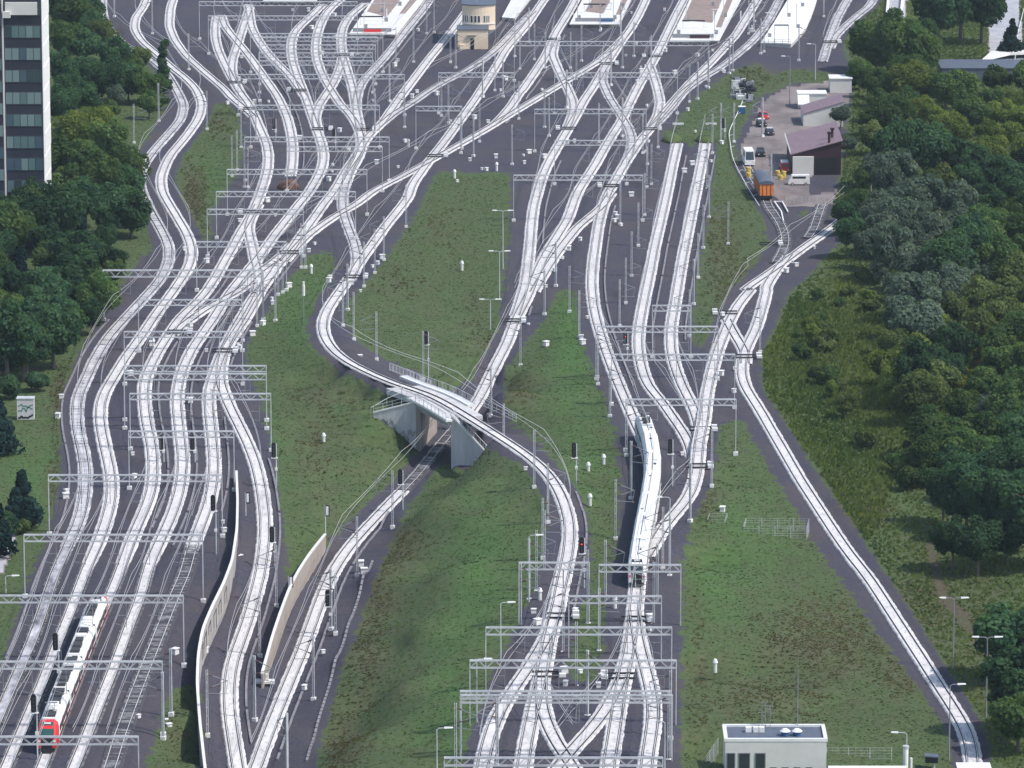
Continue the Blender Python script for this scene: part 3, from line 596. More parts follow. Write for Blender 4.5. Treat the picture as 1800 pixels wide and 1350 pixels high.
# ---------------------------------------------------------------- lattice portals over the tracks
def portal(px, post_z=0.0, hh=10.0, label='', group='', big=False, z0=None, open_right=False):
    xl, xr, yb = px
    A = W(xl, yb, post_z+hh); B = W(xr, yb, post_z+hh)
    cx = (A.x+B.x)/2; L = B.x-A.x; Y = A.y
    zl, zr = (gz(A.x, Y), gz(B.x, Y)) if z0 is None else (z0, z0)
    th = thing('catenary_portal', label, 'catenary portal', (cx, Y, 0), group=group)
    top = post_z+hh; dep = 1.05 if not big else 1.3; wd = .55 if not big else .9
    for x, zz, on in ((-L/2, zl, xl > -30), (L/2, zr, True)):
        if not on: continue
        mb = MB()
        for dy in (-.24, .24):
            mb.box(x, dy, (zz+top)/2, .13 if not big else .3, .10, top-zz)
        n_ = 9
        for i in range(n_):
            z_ = zz+.6+(top-zz-.8)*i/n_
            mb.bar((x, -.22, z_), (x, .22, z_+(top-zz)/n_*.8), .07)
        mb.build('post', M['steel'], th)
        fb = MB(); fb.box(x, 0, zz+.22, .8, .9, .6); fb.build('footing', M['concrete_w'], th)
    mb = MB()
    for dy in (-wd/2, wd/2):
        for z_, w_ in ((top, .15), (top-dep, .11)): mb.bar((-L/2, dy, z_), (L/2, dy, z_), w_)
        n_ = max(6, int(L/1.15)); st = L/n_
        for i in range(n_):
            x0 = -L/2+i*st
            if i % 2 == 0: mb.bar((x0, dy, top-dep), (x0+st, dy, top), .055)
            else: mb.bar((x0, dy, top), (x0+st, dy, top-dep), .055)
    for i in range(0, int(L/2.3)+1):
        x0 = -L/2+min(L, i*2.3); mb.bar((x0, -wd/2, top), (x0, wd/2, top), .06); mb.bar((x0, -wd/2, top-dep), (x0, wd/2, top-dep), .06)
    mb.build('lattice_beam', M['steel'], th)
    # droppers carrying the wires over each track crossed
    db = MB(); nn = 0
    for k, t in TR.items():
        if not t['wire']: continue
        P = t['path']; i = np.argmin(np.abs(P[:, 1]-Y))
        if abs(P[i, 1]-Y) < 2.5 and A.x+1 < P[i, 0] < B.x-1:
            x = P[i, 0]-cx+1.6; zt = P[i, 2]
            if zt+6 < top-dep:
                db.bar((x, 0, top-dep), (x, 0, zt+5.2), .09); db.bar((x, 0, zt+7.0), (x-1.6, 0, zt+7.0), .07)
                db.bar((x, 0, zt+5.3), (x-1.7, 0, zt+5.75), .06); nn += 1
                db.box(x-1.1, 0, zt+7.0, .3, .14, .14)
    if nn: db.build('dropper', M['steel_dark'], th)
    return th
LG = 'lattice catenary portals over the tracks'
LEFTP = [(-40,243,1295),(-40,285,1163),(-40,322,1047),(42,356,940),(85,390,835),(226,411,758),(228,476,692),(218,468,657),(218,468,643),(218,426,583),(243,425,527),(181,462,475),(345,503,425),(364,533,368),(380,625,337),(399,645,298),(504,672,258),(430,684,241),(440,667,185),(418,711,131)]
for i, p in enumerate(LEFTP):
    big = p[2] == 475
    lab = 'massive grey portal on a thick column beside the left trees' if big else f'grey lattice portal over the left fan of tracks, {ORD[i]} counted upwards from the bottom edge'
    portal(p, 0, 10.0, lab, LG, big, z0=None if i > 4 else None)
UP = [(456,657,107),(455,655,93),(456,660,79),(456,664,65),(440,673,59),(366,628,28),(350,628,3)]
for i, p in enumerate(UP): portal(p, 0, 10.0, f'thin lattice beam left of the first platform, {ORD[i]} upwards in the tight stack', 'stacked lattice beams at the top left')
CEN = [((731,812,187),'small lattice portal left of the yard centre, below the cream signal box'),((771,904,128),'lattice portal crossing the straight track just below the cream signal box'),((904,1246,73),'widest lattice portal, directly below the second and third platforms'),((975,1191,128),'lattice portal over the upper crossovers between second and third platform lines'),((940,1136,192),'lattice portal over the scissors crossover in the yard centre'),((975,1102,247),'short lattice portal just below the scissors crossover'),((903,1130,308),'lattice portal at the upper right corner of the green island'),((1147,1215,537),'short lattice portal over the right straight siding only'),((1050,1262,574),'lattice portal crossing both straight sidings, the upper wide one'),((1075,1292,623),'lattice portal crossing both straight sidings, the lower wide one'),((1100,1294,702),'lattice portal above the rear end of the white train')]
for i, (p, l) in enumerate(CEN): portal(p, 0 if i < 10 else .8, 10.0 if i < 10 else 9.6, l, LG)
LOW = [((781,1165,1332),'lowest portal of the right group, cut by the bottom edge'),((811,1182,1222),'lower beam of the closely paired portals in the lower right group'),((809,1180,1215),'upper beam of the closely paired portals in the lower right group'),((826,1189,1161),'portal over both double crossovers, just above the paired portals'),((854,1181,1103),'portal over the junction tips with its right post by the ditch'),((1000,1163,1048),'portal just below the front of the white train'),((1053,1197,993),'short wide-legged portal hiding the front of the white train'),((912,1032,989),'short portal over the single climbing track beside the white train')]
for p, l in LOW: portal(p, 3.0, 9.4, l, LG, z0=2.4)
# ---------------------------------------------------------------- single masts
def make_mast(h=8.6, wide=.30, arm=3.0, dbl=False):
    th = thing('catenary_mast', 'x', 'catenary mast')
    mb = MB(); r_ = wide/2
    mb.box(-r_+.03, 0, h/2, .09, wide, h); mb.box(r_-.03, 0, h/2, .09, wide, h)
    for i in range(8): mb.box(0, 0, h*(i+.5)/8, wide-.1, wide*.8, .12)
    mb.build('pole', M['steel'], th)
    fb = MB(); fb.box(0, 0, .2, .7, .8, .5); fb.build('footing', M['concrete_w'], th)
    cb = MB(); cb.bar((0, 0, h-.5), (arm*.95, 0, h-1.5), .09); cb.bar((0, 0, h-2.4), (arm, 0, h-1.5), .08); cb.bar((arm, 0, h-1.5), (arm-.3, 0, h-3.1), .06); cb.bar((0, 0, h-3.0), (arm, 0, h-3.2), .07)
    cb.build('cantilever', M['steel_dark'], th)
    ib = MB(); ib.tube([(.25, 0, h-.6), (.8, 0, h-.78)], .1, 6); ib.tube([(.25, 0, h-2.35), (.8, 0, h-2.2)], .1, 6); ib.build('insulator', M['insul'], th)
    return th
MAST = make_mast(); first = True
def nearest_dir(x, y):
    d2 = (ALLP[:, 0]-x)**2+(ALLP[:, 1]-y)**2; i = d2.argmin(); return math.atan2(ALLP[i, 1]-y, ALLP[i, 0]-x), math.sqrt(d2[i])
def put_mast(x, y, label, z=None, hs=1.0):
    global first
    z0 = 0 if z is None else z
    for _ in range(2):
        p = W(x, y, z0); z0 = gz(p.x, p.y) if z is None else z
    a, dd = nearest_dir(p.x, p.y)
    if dd < 1.9:                                                        # keep clear of the running rails
        p.x -= math.cos(a)*(2.1-dd); p.y -= math.sin(a)*(2.1-dd)
    g = 'single catenary masts beside the tracks'
    sc = (1, 1, hs)
    if first:
        o = MAST; o.location = (p.x, p.y, z0-.05); o.rotation_euler = (0, 0, a); o.scale = sc; o['label'] = label; o['group'] = g; first = False
    else: dup(MAST, (p.x, p.y, z0-.05), a, label, g, sc)
MG = [('along the right edge of the green island', '714,400 675,458 659,481 640,505 611,546 603,575 622,604 662,633 744,672'),
 ('along the left grass verge under the left fan', '537,471 530,471 497,515 489,519 484,565 452,574 427,600'),
 ('in the gravel between the island and the two sidings', '915,637 957,554 977,504 1001,549 1018,594 1051,677 1048,668 1072,733'),
 ('left of the two straight sidings', '1133,379 1122,433 1110,486 1100,534 1089,574'),
 ('right of the two straight sidings', '1246,383 1236,437 1227,489 1219,536 1212,592'),
 ('beside the white train', '1101,803 1109,879 1082,950 1251,859 1213,919 1165,1000 1177,1015'),
 ('beside the climbing track right of the bridge', '881,798 863,740 939,855 963,919 954,982 957,1005'),
 ('beside the line below the bridge', '690,924 628,1010 590,1111 551,1229 505,1370 582,1108'),
 ('between the two lower retaining walls', '486,1078 457,1163 448,1270 365,1310 301,1262 287,1300'),
 ('left of the upper left curves', '364,228 332,123 279,214 236,252 268,60 201,30'),
 ('along the left edge of the upper left ladder', '430,330 417,300 424,260 436,330 455,245 408,310'),
 ('beside the first platform line', '689,178 727,110 696,110 711,225 660,225 654,235'),
 ('left of the cream signal box', '791,217 776,205 801,120 792,110 750,60 763,58'),
 ('between the signal box and the second platform', '884,171 870,160 914,122 905,100 945,105 930,75 955,120'),
 ('around the middle of the yard', '957,225 965,240 900,290 912,210 1010,140 1000,190 1060,250 1094,240 832,275 843,250 810,270 845,170'),
 ('around the second and third platform lines', '1003,120 1022,108 1074,150 1094,120 1114,100 1095,65 1055,55 1145,125'),
 ('along the line to the fourth platform', '1212,180 1226,175 1245,155 1288,125 1282,130 1337,95 1343,92 1316,60 1325,55 1404,107 1448,30'),
 ('in the right part of the yard above the sidings', '1130,270 1145,325 1157,260 1138,290 1137,330 1090,395 1243,330 1250,270'),
 ('near the depot approach track', '1350,345 1340,240 1290,250 1267,250 1280,430 1336,620'),
 ('at the lower right junction', '1053,1148 1064,1060 1034,1100 1033,1078 1149,1100 1155,1065 1013,1210 1035,1262 1175,1340 1178,1300 801,1360'),
 ('left of the lower right junction', '915,1103 930,1057 943,1042 990,1150 868,1350'),
 ('behind the retaining wall in the lower left', '1,1 2,2')][:-1]
for ph, st in MG:
    for i, (x, y) in enumerate(parse(st)):
        rt = x > 815 and y > 1000
        put_mast(x, y, f'grey catenary mast {ph}, {ORD[i]} in row', z=2.7 if rt else None, hs=1.08 if y < 800 else 1.15)
# ---------------------------------------------------------------- overhead wires
def wires(key, t):
    P, N, D = resample(t['path'], 6.0); org = Vector(P[0]); L = P-P[0]
    if len(L) < 4: return
    th = thing('overhead_wires', 'thin overhead wires strung above the '+' '.join(t['label'].replace(',', '').split()[:9]), 'overhead wires', org, group='overhead wires above the tracks')
    span = 8
    for nm, hz, r_ in (('contact_wire', 5.6, .034), ('carrier_wire', 7.0, .04)):
        pts = []
        for i in range(len(L)):
            u = (i % span)/span; zig = .25*math.sin(i*math.pi/span)
            sag = 0 if nm == 'contact_wire' else -1.0*4*u*(1-u)
            pts.append((L[i, 0]+N[i, 0]*zig, L[i, 1]+N[i, 1]*zig, L[i, 2]+hz+sag))
        mb = MB(); mb.tube(pts, r_, 3); mb.build(nm, M['wire'], th)
for k, t in TR.items():
    if t['wire']: wires(k, t)
# ---------------------------------------------------------------- signals
def signal(x, y, h, label, wide=.75, z=None, red=None, board=False):
    z0 = 0 if z is None else z
    for _ in range(2):
        p = W(x, y, z0); z0 = gz(p.x, p.y) if z is None else z
    th = thing('board_sign' if board else 'signal_mast', label, 'sign' if board else 'railway signal', (p.x, p.y, z0-.05), group='railway signals and boards')
    mb = MB(); mb.tube([(0, 0, 0), (0, 0, h)], .11, 8); mb.build('pole', M['steel'], th)
    if board:
        fb = MB(); fb.box(.35, -.05, h-.9, .75, .08, 1.9); b_ = fb.build('frame', M['black'], th)
        fb = MB(); fb.box(.35, -.1, h-.9, .4, .05, 1.5); fb.build('panel', M['white'], th); return th
    hb = MB(); sx_ = -.42
    pts = []
    for k in range(16):
        a = 2*math.pi*k/16; pts.append((math.cos(a)*wide/2, math.sin(a)*wide/2+(.95 if math.sin(a) > 0 else -.95)))
    fr = [(sx_+a, -.16, h-1.1+b2) for a, b2 in pts]; bk = [(sx_+a, .12, h-1.1+b2) for a, b2 in pts]
    hb.poly(fr); hb.poly(bk[::-1])
    for k in range(16): hb.poly([fr[k], bk[k], bk[(k+1) % 16], fr[(k+1) % 16]])
    hd = hb.build('signal_head', M['black'], th)
    lb = MB()
    for k in range(4): lb.tube([(sx_, -.17, h-.4-.5*k), (sx_, -.34, h-.4-.5*k)], .13, 8)
    lb.build('lamp_hood', M['dark'], hd)
    if red is not None:
        eb = MB(); eb.tube([(sx_, -.30, h-.4-.5*red), (sx_, -.345, h-.4-.5*red)], .10, 8); eb.build('red_lens', M['redlamp'], hd)
    cb = MB(); cb.box(0, -.25, h*.42, .45, .3, .45); cb.box(-.3, 0, h-2.45, 1.1, .7, .08); cb.build('service_platform', M['white'], th)
    lad = MB()
    for s_ in (-.17, .17): lad.bar((s_+.25, .1, 0), (s_+.25, .1, h-2.4), .05)
    for k in range(int(h*2.2)): lad.bar((.08, .1, .3+k*.42), (.42, .1, .3+k*.42), .04)
    lad.build('ladder', M['steel_dark'], th)
    return th
m = bpy.data.materials.new('red_signal_lamp'); m.use_nodes = True; e_ = m.node_tree.nodes['Principled BSDF']
e_.inputs['Base Color'].default_value = (.5, .01, .01, 1); e_.inputs['Emission Color'].default_value = (1, .03, .02, 1); e_.inputs['Emission Strength'].default_value = 3; M['redlamp'] = m
for a in [(753,677,9.0,'tall black signal on a grey pole beside the bridge approach'),(708,884,7.0,'black signal at the trackside just below the bridge'),(1013,846,7.0,'black signal standing on the grass left of the white train'),
 (1027,1040,8.5,'black signal showing red beside the climbing track'),(1182,856,8.0,'black signal between the white train and the junction to its right'),(486,858,7.5,'black signal at the right side of the left fan'),
 (380,975,9.6,'black signal near the bare sleepers, above the wall top'),(104,1226,9.5,'black signal left of the red and white train, the upper one'),(66,1335,9.2,'black signal left of the red and white train, the lower one'),
 (581,1108,6.2,'black signal in front of the bright line below the bridge'),(288,812,4.6,'short black signal between two curving left tracks, the left one'),(343,812,4.6,'short black signal between two curving left tracks, the right one'),
 (590,265,5.0,'black signal among the ladder tracks at the upper left'),(485,246,5.0,'black signal beside the dead-end siding at the upper left'),(1103,633,5.5,'dark red-lit signal left of the straight sidings'),(1274,245,5.0,'black signal on the grass strip right of the siding buffers'),(483,1000,6.5,'black signal beside the wall at the lower centre left')]:
    lab = a[3]; signal(a[0], a[1], a[2], lab, z=(2.6 if 'climbing' in lab else None), red=(1 if 'red' in lab and 'red and' not in lab else None))
signal(572, 962, 6.5, 'white panelled board sign at the top of the lower retaining wall', board=True)
signal(508, 1075, 5.0, 'white panelled board sign leaning over the pinkish wall', board=True)
signal(432, 908, 4.0, 'small white board sign beside the thin wall end', board=True)
# ---------------------------------------------------------------- lamps
def lamp(x, y, h, label, double=False, dark=False, z=None, side=1):
    z0 = 0 if z is None else z
    for _ in range(2):
        p = W(x, y, z0); z0 = gz(p.x, p.y) if z is None else z
    th = thing('street_lamp', label, 'street lamp', (p.x, p.y, z0-.05), group='lamp posts around the junction')
    mm = M['steel_dark'] if dark else M['steel']
    mb = MB(); mb.tube([(0, 0, 0), (0, 0, h)], .13, 8, 0, .07)
    for s_ in ((-1, 1) if double else (side,)): mb.tube([(0, 0, h-.1), (s_*.25, 0, h+.15), (s_*1.3, 0, h+.2)], .06, 6)
    mb.build('pole', mm, th)
    for s_ in ((-1, 1) if double else (side,)):
        hb = MB(); hb.hexa([(s_*1.1-.1, -.2, h+.12), (s_*1.1+s_*1.1, -.16, h+.2), (s_*1.1+s_*1.1, .16, h+.2), (s_*1.1-.1, .2, h+.12), (s_*1.1-.1, -.15, h+.32), (s_*2.1, -.1, h+.32), (s_*2.1, .1, h+.32), (s_*1.1-.1, .15, h+.32)])
        hb.build('lamp_head', M['white'], th)
for a in [(880,1160,8.5,'single-arm lamp on the green bank, uppermost of three',False,False,1),(838,1270,9,'single-arm lamp on the green bank, middle of three',False,False,1),(768,1395,9,'single-arm lamp on the green bank, lowest of three',False,False,1),
 (862,582,5.8,'double-arm lamp on the green island, lower one',True,False,1),(878,526,9.5,'double-arm lamp on the green island, middle one',True,False,1),(884,473,12,'double-arm lamp on the green island, upper one',True,False,1),
 (1675,1174,10.5,'dark double-arm lamp right of the spur track, the left one',True,True,1),(1733,1265,12,'dark double-arm lamp right of the spur track, the right one',True,True,1),
 (970,1010+210/3.97-0,7,'double lamp between masts at the centre',True,False,1),(1177,990,10.5,'curved lamp right of the white train',False,False,-1),(930,1060,10.5,'curved lamp left of the climbing track',False,False,1),
 (1168,1370,8,'curved lamp at the lower right junction, cut by the bottom edge',False,False,-1),(1593,1345,4.5,'short lamp behind the corner building',False,False,-1),(1388,186,12,'thin lamp by the paved depot yard',False,True,-1),(1433,141,9,'lamp post by the old track and rusty weeds',False,False,-1),
 (1668,1337,10.8,'lone grey pole in front of the spur track',False,True,1)]:
    if 'centre' in a[3]: continue
    lamp(a[0], a[1], a[2], a[3], a[4], a[5], side=a[6], z=3.0 if ('junction' in a[3] or 'white train' in a[3] or 'climbing' in a[3]) else None)
# ball-like lamp on the wedge of grass
p = W(534, 578, 0); th = thing('float_gauge', 'pale bulbous marker on a thin pole standing on the grass', 'marker post', (p.x, p.y, gz(p.x, p.y)))
mb = MB(); mb.tube([(0,0,0),(0,0,5.6)], .06, 6); mb.build('pole', M['steel_dark'], th)
mb = MB(); mb.tube([(0,0,5.2),(0,0,5.7),(0,0,6.3),(0,0,7.0),(0,0,7.3)], .3, 10); o = mb.build('bulb', M['concrete_w'], th)
mb = MB(); mb.tube([(0,0,7.3),(0,0,8.0)], .2, 8); mb.build('cap', M['white'], th)
# white capped vent posts
VP = [(799,313,'at the top edge of the green island'),(873,300,'by the upper right corner of the green island'),(812,475,'in the middle of the green island'),(547,481,'on the grass wedge right of the left fan'),(1061,818,'on the grass left of the white train, the larger'),(1034,832,'on the grass left of the white train, the smaller'),(1037,888,'on the grass strip beside the climbing track'),(1257,1181,'on the wide right field'),(718,259,'in the gravel above the green island'),(569,780,'on the grass beside the left fan'),(949,1055,'beside the lower junction, slim and pale'),(1081,1070,'between the tracks below the white train')]
for x, y, ph in VP:
    p = W(x, y, 0); z0 = gz(p.x, p.y); p = W(x, y, z0)
    th = thing('vent_post', 'short white capped post '+ph, 'marker post', (p.x, p.y, z0), group='short white capped posts')
    mb = MB(); mb.tube([(0,0,-.1),(0,0,1.45)], .28, 10); mb.build('tube', M['concrete_w'], th)
    mb = MB(); mb.tube([(0,0,1.4),(0,0,1.75),(0,0,1.95)], .42, 10, 0, .2); mb.build('cap', M['white'], th)
# point machines with rodding across the switches
def machine(x, y, label, z=None, side=1, w_=4.6):
    z0 = 0 if z is None else z
    for _ in range(2):
        p = W(x, y, z0); z0 = gz(p.x, p.y) if z is None else z
    th = thing('point_machine', label, 'point machine', (p.x, p.y, z0+.14), group='point machines at the switches')
    mb = MB()
    for dy in (-1.7, 1.0): mb.box(side*.5, dy, .17, w_, .32, .22)
    mb.build('rodding', M['black'], th)
    mb = MB(); mb.box(side*(w_/2+.3), -1.5, .3, 1.0, .8, .5); mb.box(side*(w_/2+.3), 1.2, .3, 1.0, .8, .5); mb.build('motor_box', M['white'], th)
for x, y, l, zz, sd_ in [(982,1084,'at the upper crossover of the climbing track',3.1,1),(1113,1090,'at the upper crossover below the white train',3.1,1),(957,1187,'at the lower crossover of the climbing track',3.1,1),(1094,1190,'at the lower crossover below the white train',3.1,-1),
  (1230,756,'on the junction right of the white train, upper',None,1),(1222,822,'on the junction right of the white train, lower',None,1),(1280,551,'on the depot neck at its upper crossover',None,-1),(1310,628,'on the depot neck at its lower crossover',None,1),
  (444,374,'under the third left beam',None,-1),(508,445,'near the tip of the left grass wedge',None,1),(526,160,'on the upper left ladder, western',None,-1),(562,228,'on the upper left ladder, lower western',None,1),(601,98,'near the corner of the first platform',None,1),(639,229,'where the ladder meets the signal box line',None,1),
  (412,146,'on the first switch of the top left tracks',None,1),(442,192,'where the top left curve joins',None,-1),(965,70,'just below the second platform',None,1),(1066,113,'below the wide lattice beam',None,1),(1150,100,'below the third platform',None,-1),(1000,227,'in the yard centre, left',None,-1),(1140,228,'in the yard centre, right',None,1),(1075,328,'above the slanting link track',None,-1),
  (620,488,'on the loop track by the green island',None,1),(1350,430,'on the depot track fan',None,1),(897,565,'where two tracks meet right of the green island',-1.2,1),(1458,75,'on the old track near the white platform',None,1),(764,275,'where the long diagonal meets the straight track',None,1),(310,585,'across the left fan between two lattice beams',None,1),(390,618,'above the wide divergence of the left fan',None,1)]:
    machine(x, y, 'dark rods and pale motor boxes '+l, zz, sd_)
# small pale cabinets scattered over the ballast
CB = '445,180 400,183 597,232 700,295 712,250 730,172 804,320 855,300 872,278 880,160 735,55 612,500 655,470 664,465 672,455 553,430 543,443 508,505 478,527 480,535 470,355 465,330 426,390 363,462 366,448 330,440 462,572 634,514 580,490 578,496 960,505 975,477 1000,440 985,455 1080,390 1085,385 1092,397 1082,378 1110,345 1140,250 1170,185 1225,290 1250,285 1010,250 930,270 920,275 1022,595 1024,605 1035,560 1100,605 960,608 1390,462 1400,468 1382,479 1432,437 1270,555 1268,660 1300,650 1290,690 1270,900 1205,800 1150,775 635,995 568,1148 535,1212 640,1008 1020,1183 994,1205 992,1183 1056,1190 1052,1208 1143,1090 1142,1108 938,1078 945,1098 700,1010 485,1095 420,985 392,920 394,935 308,1150 293,1270 297,1280 360,1148 362,1210 120,560 102,735 233,800 236,840 335,708 330,703 268,600 270,608 418,608 422,613 444,590 240,1262'.split()
rc = random.Random(31)
for _ in range(90):
    if rc.random() < .6: CB.append(f'{rc.uniform(380, 1330):.0f},{rc.uniform(12, 300):.0f}')
    else:
        q_ = ALLP[rc.randrange(len(ALLP))]; x_, y_ = PX(q_[0]+rc.choice((-3, 3)), q_[1], q_[2])
        if 300 < y_ < 1330 and 100 < x_ < 1300: CB.append(f'{x_:.0f},{y_:.0f}')
cab = None
for i, q_ in enumerate(CB):
    x, y = map(float, q_.split(',')); p = W(x, y, 0); z0 = gz(p.x, p.y); p = W(x, y, z0)
    a, dd = nearest_dir(p.x, p.y)
    if dd < 1.9: p.x -= math.cos(a)*(2.0-dd)
    if cab is None:
        cab = thing('equipment_box', 'small pale lineside equipment box standing among the tracks', 'equipment box', (p.x, p.y, z0), group='small lineside equipment boxes')
        mb = MB(); mb.hexa([(-.4,-.3,0),(.4,-.3,0),(.4,.3,0),(-.4,.3,0),(-.35,-.25,.65),(.35,-.25,.65),(.35,.25,.65),(-.35,.25,.65)]); mb.build('cabinet', M['concrete_w'], cab)
        mb = MB(); mb.box(0, 0, .7, .9, .7, .1); mb.build('lid', M['white'], cab)
    else: dup(cab, (p.x, p.y, z0), (i*37 % 100)/60, None, 'small lineside equipment boxes', [.75, 1, 1.3][i % 3:i % 3+1]*3)
# ---------------------------------------------------------------- the bridge
def wall_mesh(A, B, topA, topB, botA, botB, th_=.5, into=None):
    n_ = Vector((-(B-A).y, (B-A).x, 0)).normalized()*th_
    if into is not None and n_.dot(into) < 0: n_ = -n_
    mb = MB(); a, b2 = Vector((A.x, A.y, 0)), Vector((B.x, B.y, 0))
    z = Vector((0,0,1))
    mb.hexa([a+z*botA, b2+z*botB, b2+n_+z*botB, a+n_+z*botA, a+z*topA, b2+z*topB, b2+n_+z*topB, a+n_+z*topA])
    return mb
def railing(pts, h, name, parent, mt, posts=1.6, org=None, mesh=False):
    mb = MB(); org = org or Vector((0,0,0))
    pts = [Vector(p)-org for p in pts]
    for a, b2 in zip(pts, pts[1:]):
        L = (b2-a).length
        for z in ((h, h*.5, .1) if not mesh else (h, .1)): mb.bar(a+Vector((0,0,z)), b2+Vector((0,0,z)), .07)
        n_ = max(1, int(L/posts))
        for i in range(n_+1):
            q_ = a.lerp(b2, i/n_); mb.bar(q_, q_+Vector((0,0,h)), .08)
        if mesh:
            n2 = int(L/.45)
            for i in range(n2):
                q_ = a.lerp(b2, i/n2); mb.bar(q_+Vector((0,0,.1)), q_+Vector((0,0,h)), .035)
    return mb.build(name, mt, parent)
br = thing('railway_bridge', 'concrete railway bridge carrying the climbing track over the line below', 'bridge', (BC.x, BC.y, 0))
def rel(v): return Vector(v)-Vector((BC.x, BC.y, 0))
ZD = 3.65
def v3(p, z): return Vector((p.x-BC.x, p.y-BC.y, z))
PW = pp[(np.abs((pp[:, 0]-BC.x)*pdir.x+(pp[:, 1]-BC.y)*pdir.y) < 24)]; 
def pstrip(o0, o1, z0, z1, a0, a1, name, mt):
    A = [Vector((q[0]-BC.x, q[1]-BC.y, 0)) for q in PW if a0 < (q[0]-BC.x)*pdir.x+(q[1]-BC.y)*pdir.y < a1]
    mb = MB()
    for p_, q_ in zip(A, A[1:]):
        l = pleft; P_ = [p_+l*o0, q_+l*o0, q_+l*o1, p_+l*o1]
        mb.hexa([v+Vector((0,0,z0)) for v in P_]+[v+Vector((0,0,z1)) for v in P_])
    return mb.build(name, mt, br), A
fx = pdir; nf = pleft
sL = (BFL-BC).dot(pdir); sR = (BFR-BC).dot(pdir); sBL = (BBL-BC).dot(pdir); sBR = (BBR-BC).dot(pdir)
lo, hi = min(sL, sR, sBL, sBR)-1, max(sL, sR, sBL, sBR)+1
pstrip(-3.2, 3.2, ZD-1.1, ZD, lo, hi, 'deck', M['concrete'])
_, A1 = pstrip(3.2, 4.4, ZD-.15, ZD+.2, min(sL,sR)-5, max(sL,sR)+2, 'walkway', M['white'])
railing([q+pleft*4.4+Vector((0,0,ZD+.2)) for q in A1][::2], 1.25, 'railing', br, M['steel'], mesh=True)
_, A2 = pstrip(-4.6, -3.2, ZD-.15, ZD+.3, min(sBL,sBR)-8, max(sBL,sBR)+6, 'walkway', M['white'])
railing([q-pleft*4.5+Vector((0,0,ZD+.3)) for q in A2][::2], 1.25, 'railing', br, M['steel'], mesh=True)
# under-slung mesh skirt on the front face
mb = MB(); A, B = BFL-fx*1.5+nf*1.1, BFR+nf*1.1; n_ = 26
for i in range(n_+1):
    q_ = A.lerp(B, i/n_); mb.bar(v3(q_, ZD-.1), v3(q_-nf*1.1, ZD-1.6), .09)
mb.bar(v3(A-nf*1.1, ZD-1.6), v3(B-nf*1.1, ZD-1.6), .14); mb.bar(v3(A-nf*.5, ZD-.8), v3(B-nf*.5, ZD-.8), .1)
mb.build('bracket_row', M['steel'], br)
rightv = Vector((Ddir.y, -Ddir.x, 0))
wall_mesh(rel(BFL), rel(BBL), ZD-1, ZD-1, -5.6, -5.6, .8, -rightv).build('abutment', M['concrete_b'], br)
wall_mesh(rel(BFR), rel(BBR), ZD-1, ZD-1, -5.6, -5.6, .8, rightv).build('abutment', M['concrete_b'], br)
back = Vector((0, 1, 0))
wl = wall_mesh(rel(WL), rel(BFL), 1.2, ZD+.1, -1.5, -5.8, .5, back).build('wing_wall', M['concrete'], br)
wr = wall_mesh(rel(BFR), rel(WR), ZD+.9, -2.4, -5.8, -5.4, .5, back).build('wing_wall', M['concrete'], br); wr['label'] = 'pale grey wing wall with a sloping white coping'
def v0(p, z): return Vector((p.x-BC.x, p.y-BC.y, z))
mb = MB(); a, b2 = v0(BFR, ZD+1.0)+Vector((-.2,-.15,0)), v0(WR, -2.3)+Vector((.3,-.15,0)); off = Vector((0, .95, 0))
mb.hexa([a-Vector((0,0,.3)), b2-Vector((0,0,.3)), b2+off-Vector((0,0,.3)), a+off-Vector((0,0,.3)), a, b2, b2+off, a+off]); mb.build('coping', M['white'], wr)
railing([a+Vector((0,.5,0)), b2+Vector((0,.5,0))], 1.2, 'railing', wr, M['white'], mesh=True)
mb = MB(); a, b2 = v0(WL, 1.2), v0(BFL, ZD+.1); mb.bar(a+Vector((0,.25,.1)), b2+Vector((0,.25,.1)), .7, .22); mb.build('coping', M['concrete_w'], wl)
railing([a+Vector((0,.3,.1)), b2+Vector((0,.3,.1))], 1.2, 'railing', wl, M['steel'])
# sprayed scrawls on both wing walls
def scrawl(A, B, u0, u1, z0, z1, n_, seed, parent, mt, wdt=.07, off=-.03):
    r_ = random.Random(seed); mb = MB()
    for k in range(n_):
        u = u0+(u1-u0)*k/n_; zc = r_.uniform(z0, z1); pts = []
        for j in range(6):
            uu = u+r_.uniform(-.5, .9)*(u1-u0)/n_; q_ = A.lerp(B, uu); pts.append(Vector((q_.x, q_.y+off, zc+r_.uniform(-.7, .7))))
        for a, b2 in zip(pts, pts[1:]): mb.bar(a, b2, .02, wdt)
    return mb.build('scrawl', mt, parent)
scrawl(v0(WL,0), v0(BFL,0), .12, .5, -1.2, .2, 9, 4, wl, M['dark'], .06)
scrawl(v0(WL,0), v0(BFL,0), .62, .9, -3.2, -1.8, 6, 5, wl, M['dark'], .06)
scrawl(v0(BFR,0), v0(WR,0), .60, .92, -4.6, -3.6, 8, 8, wr, M['dark'], .06)
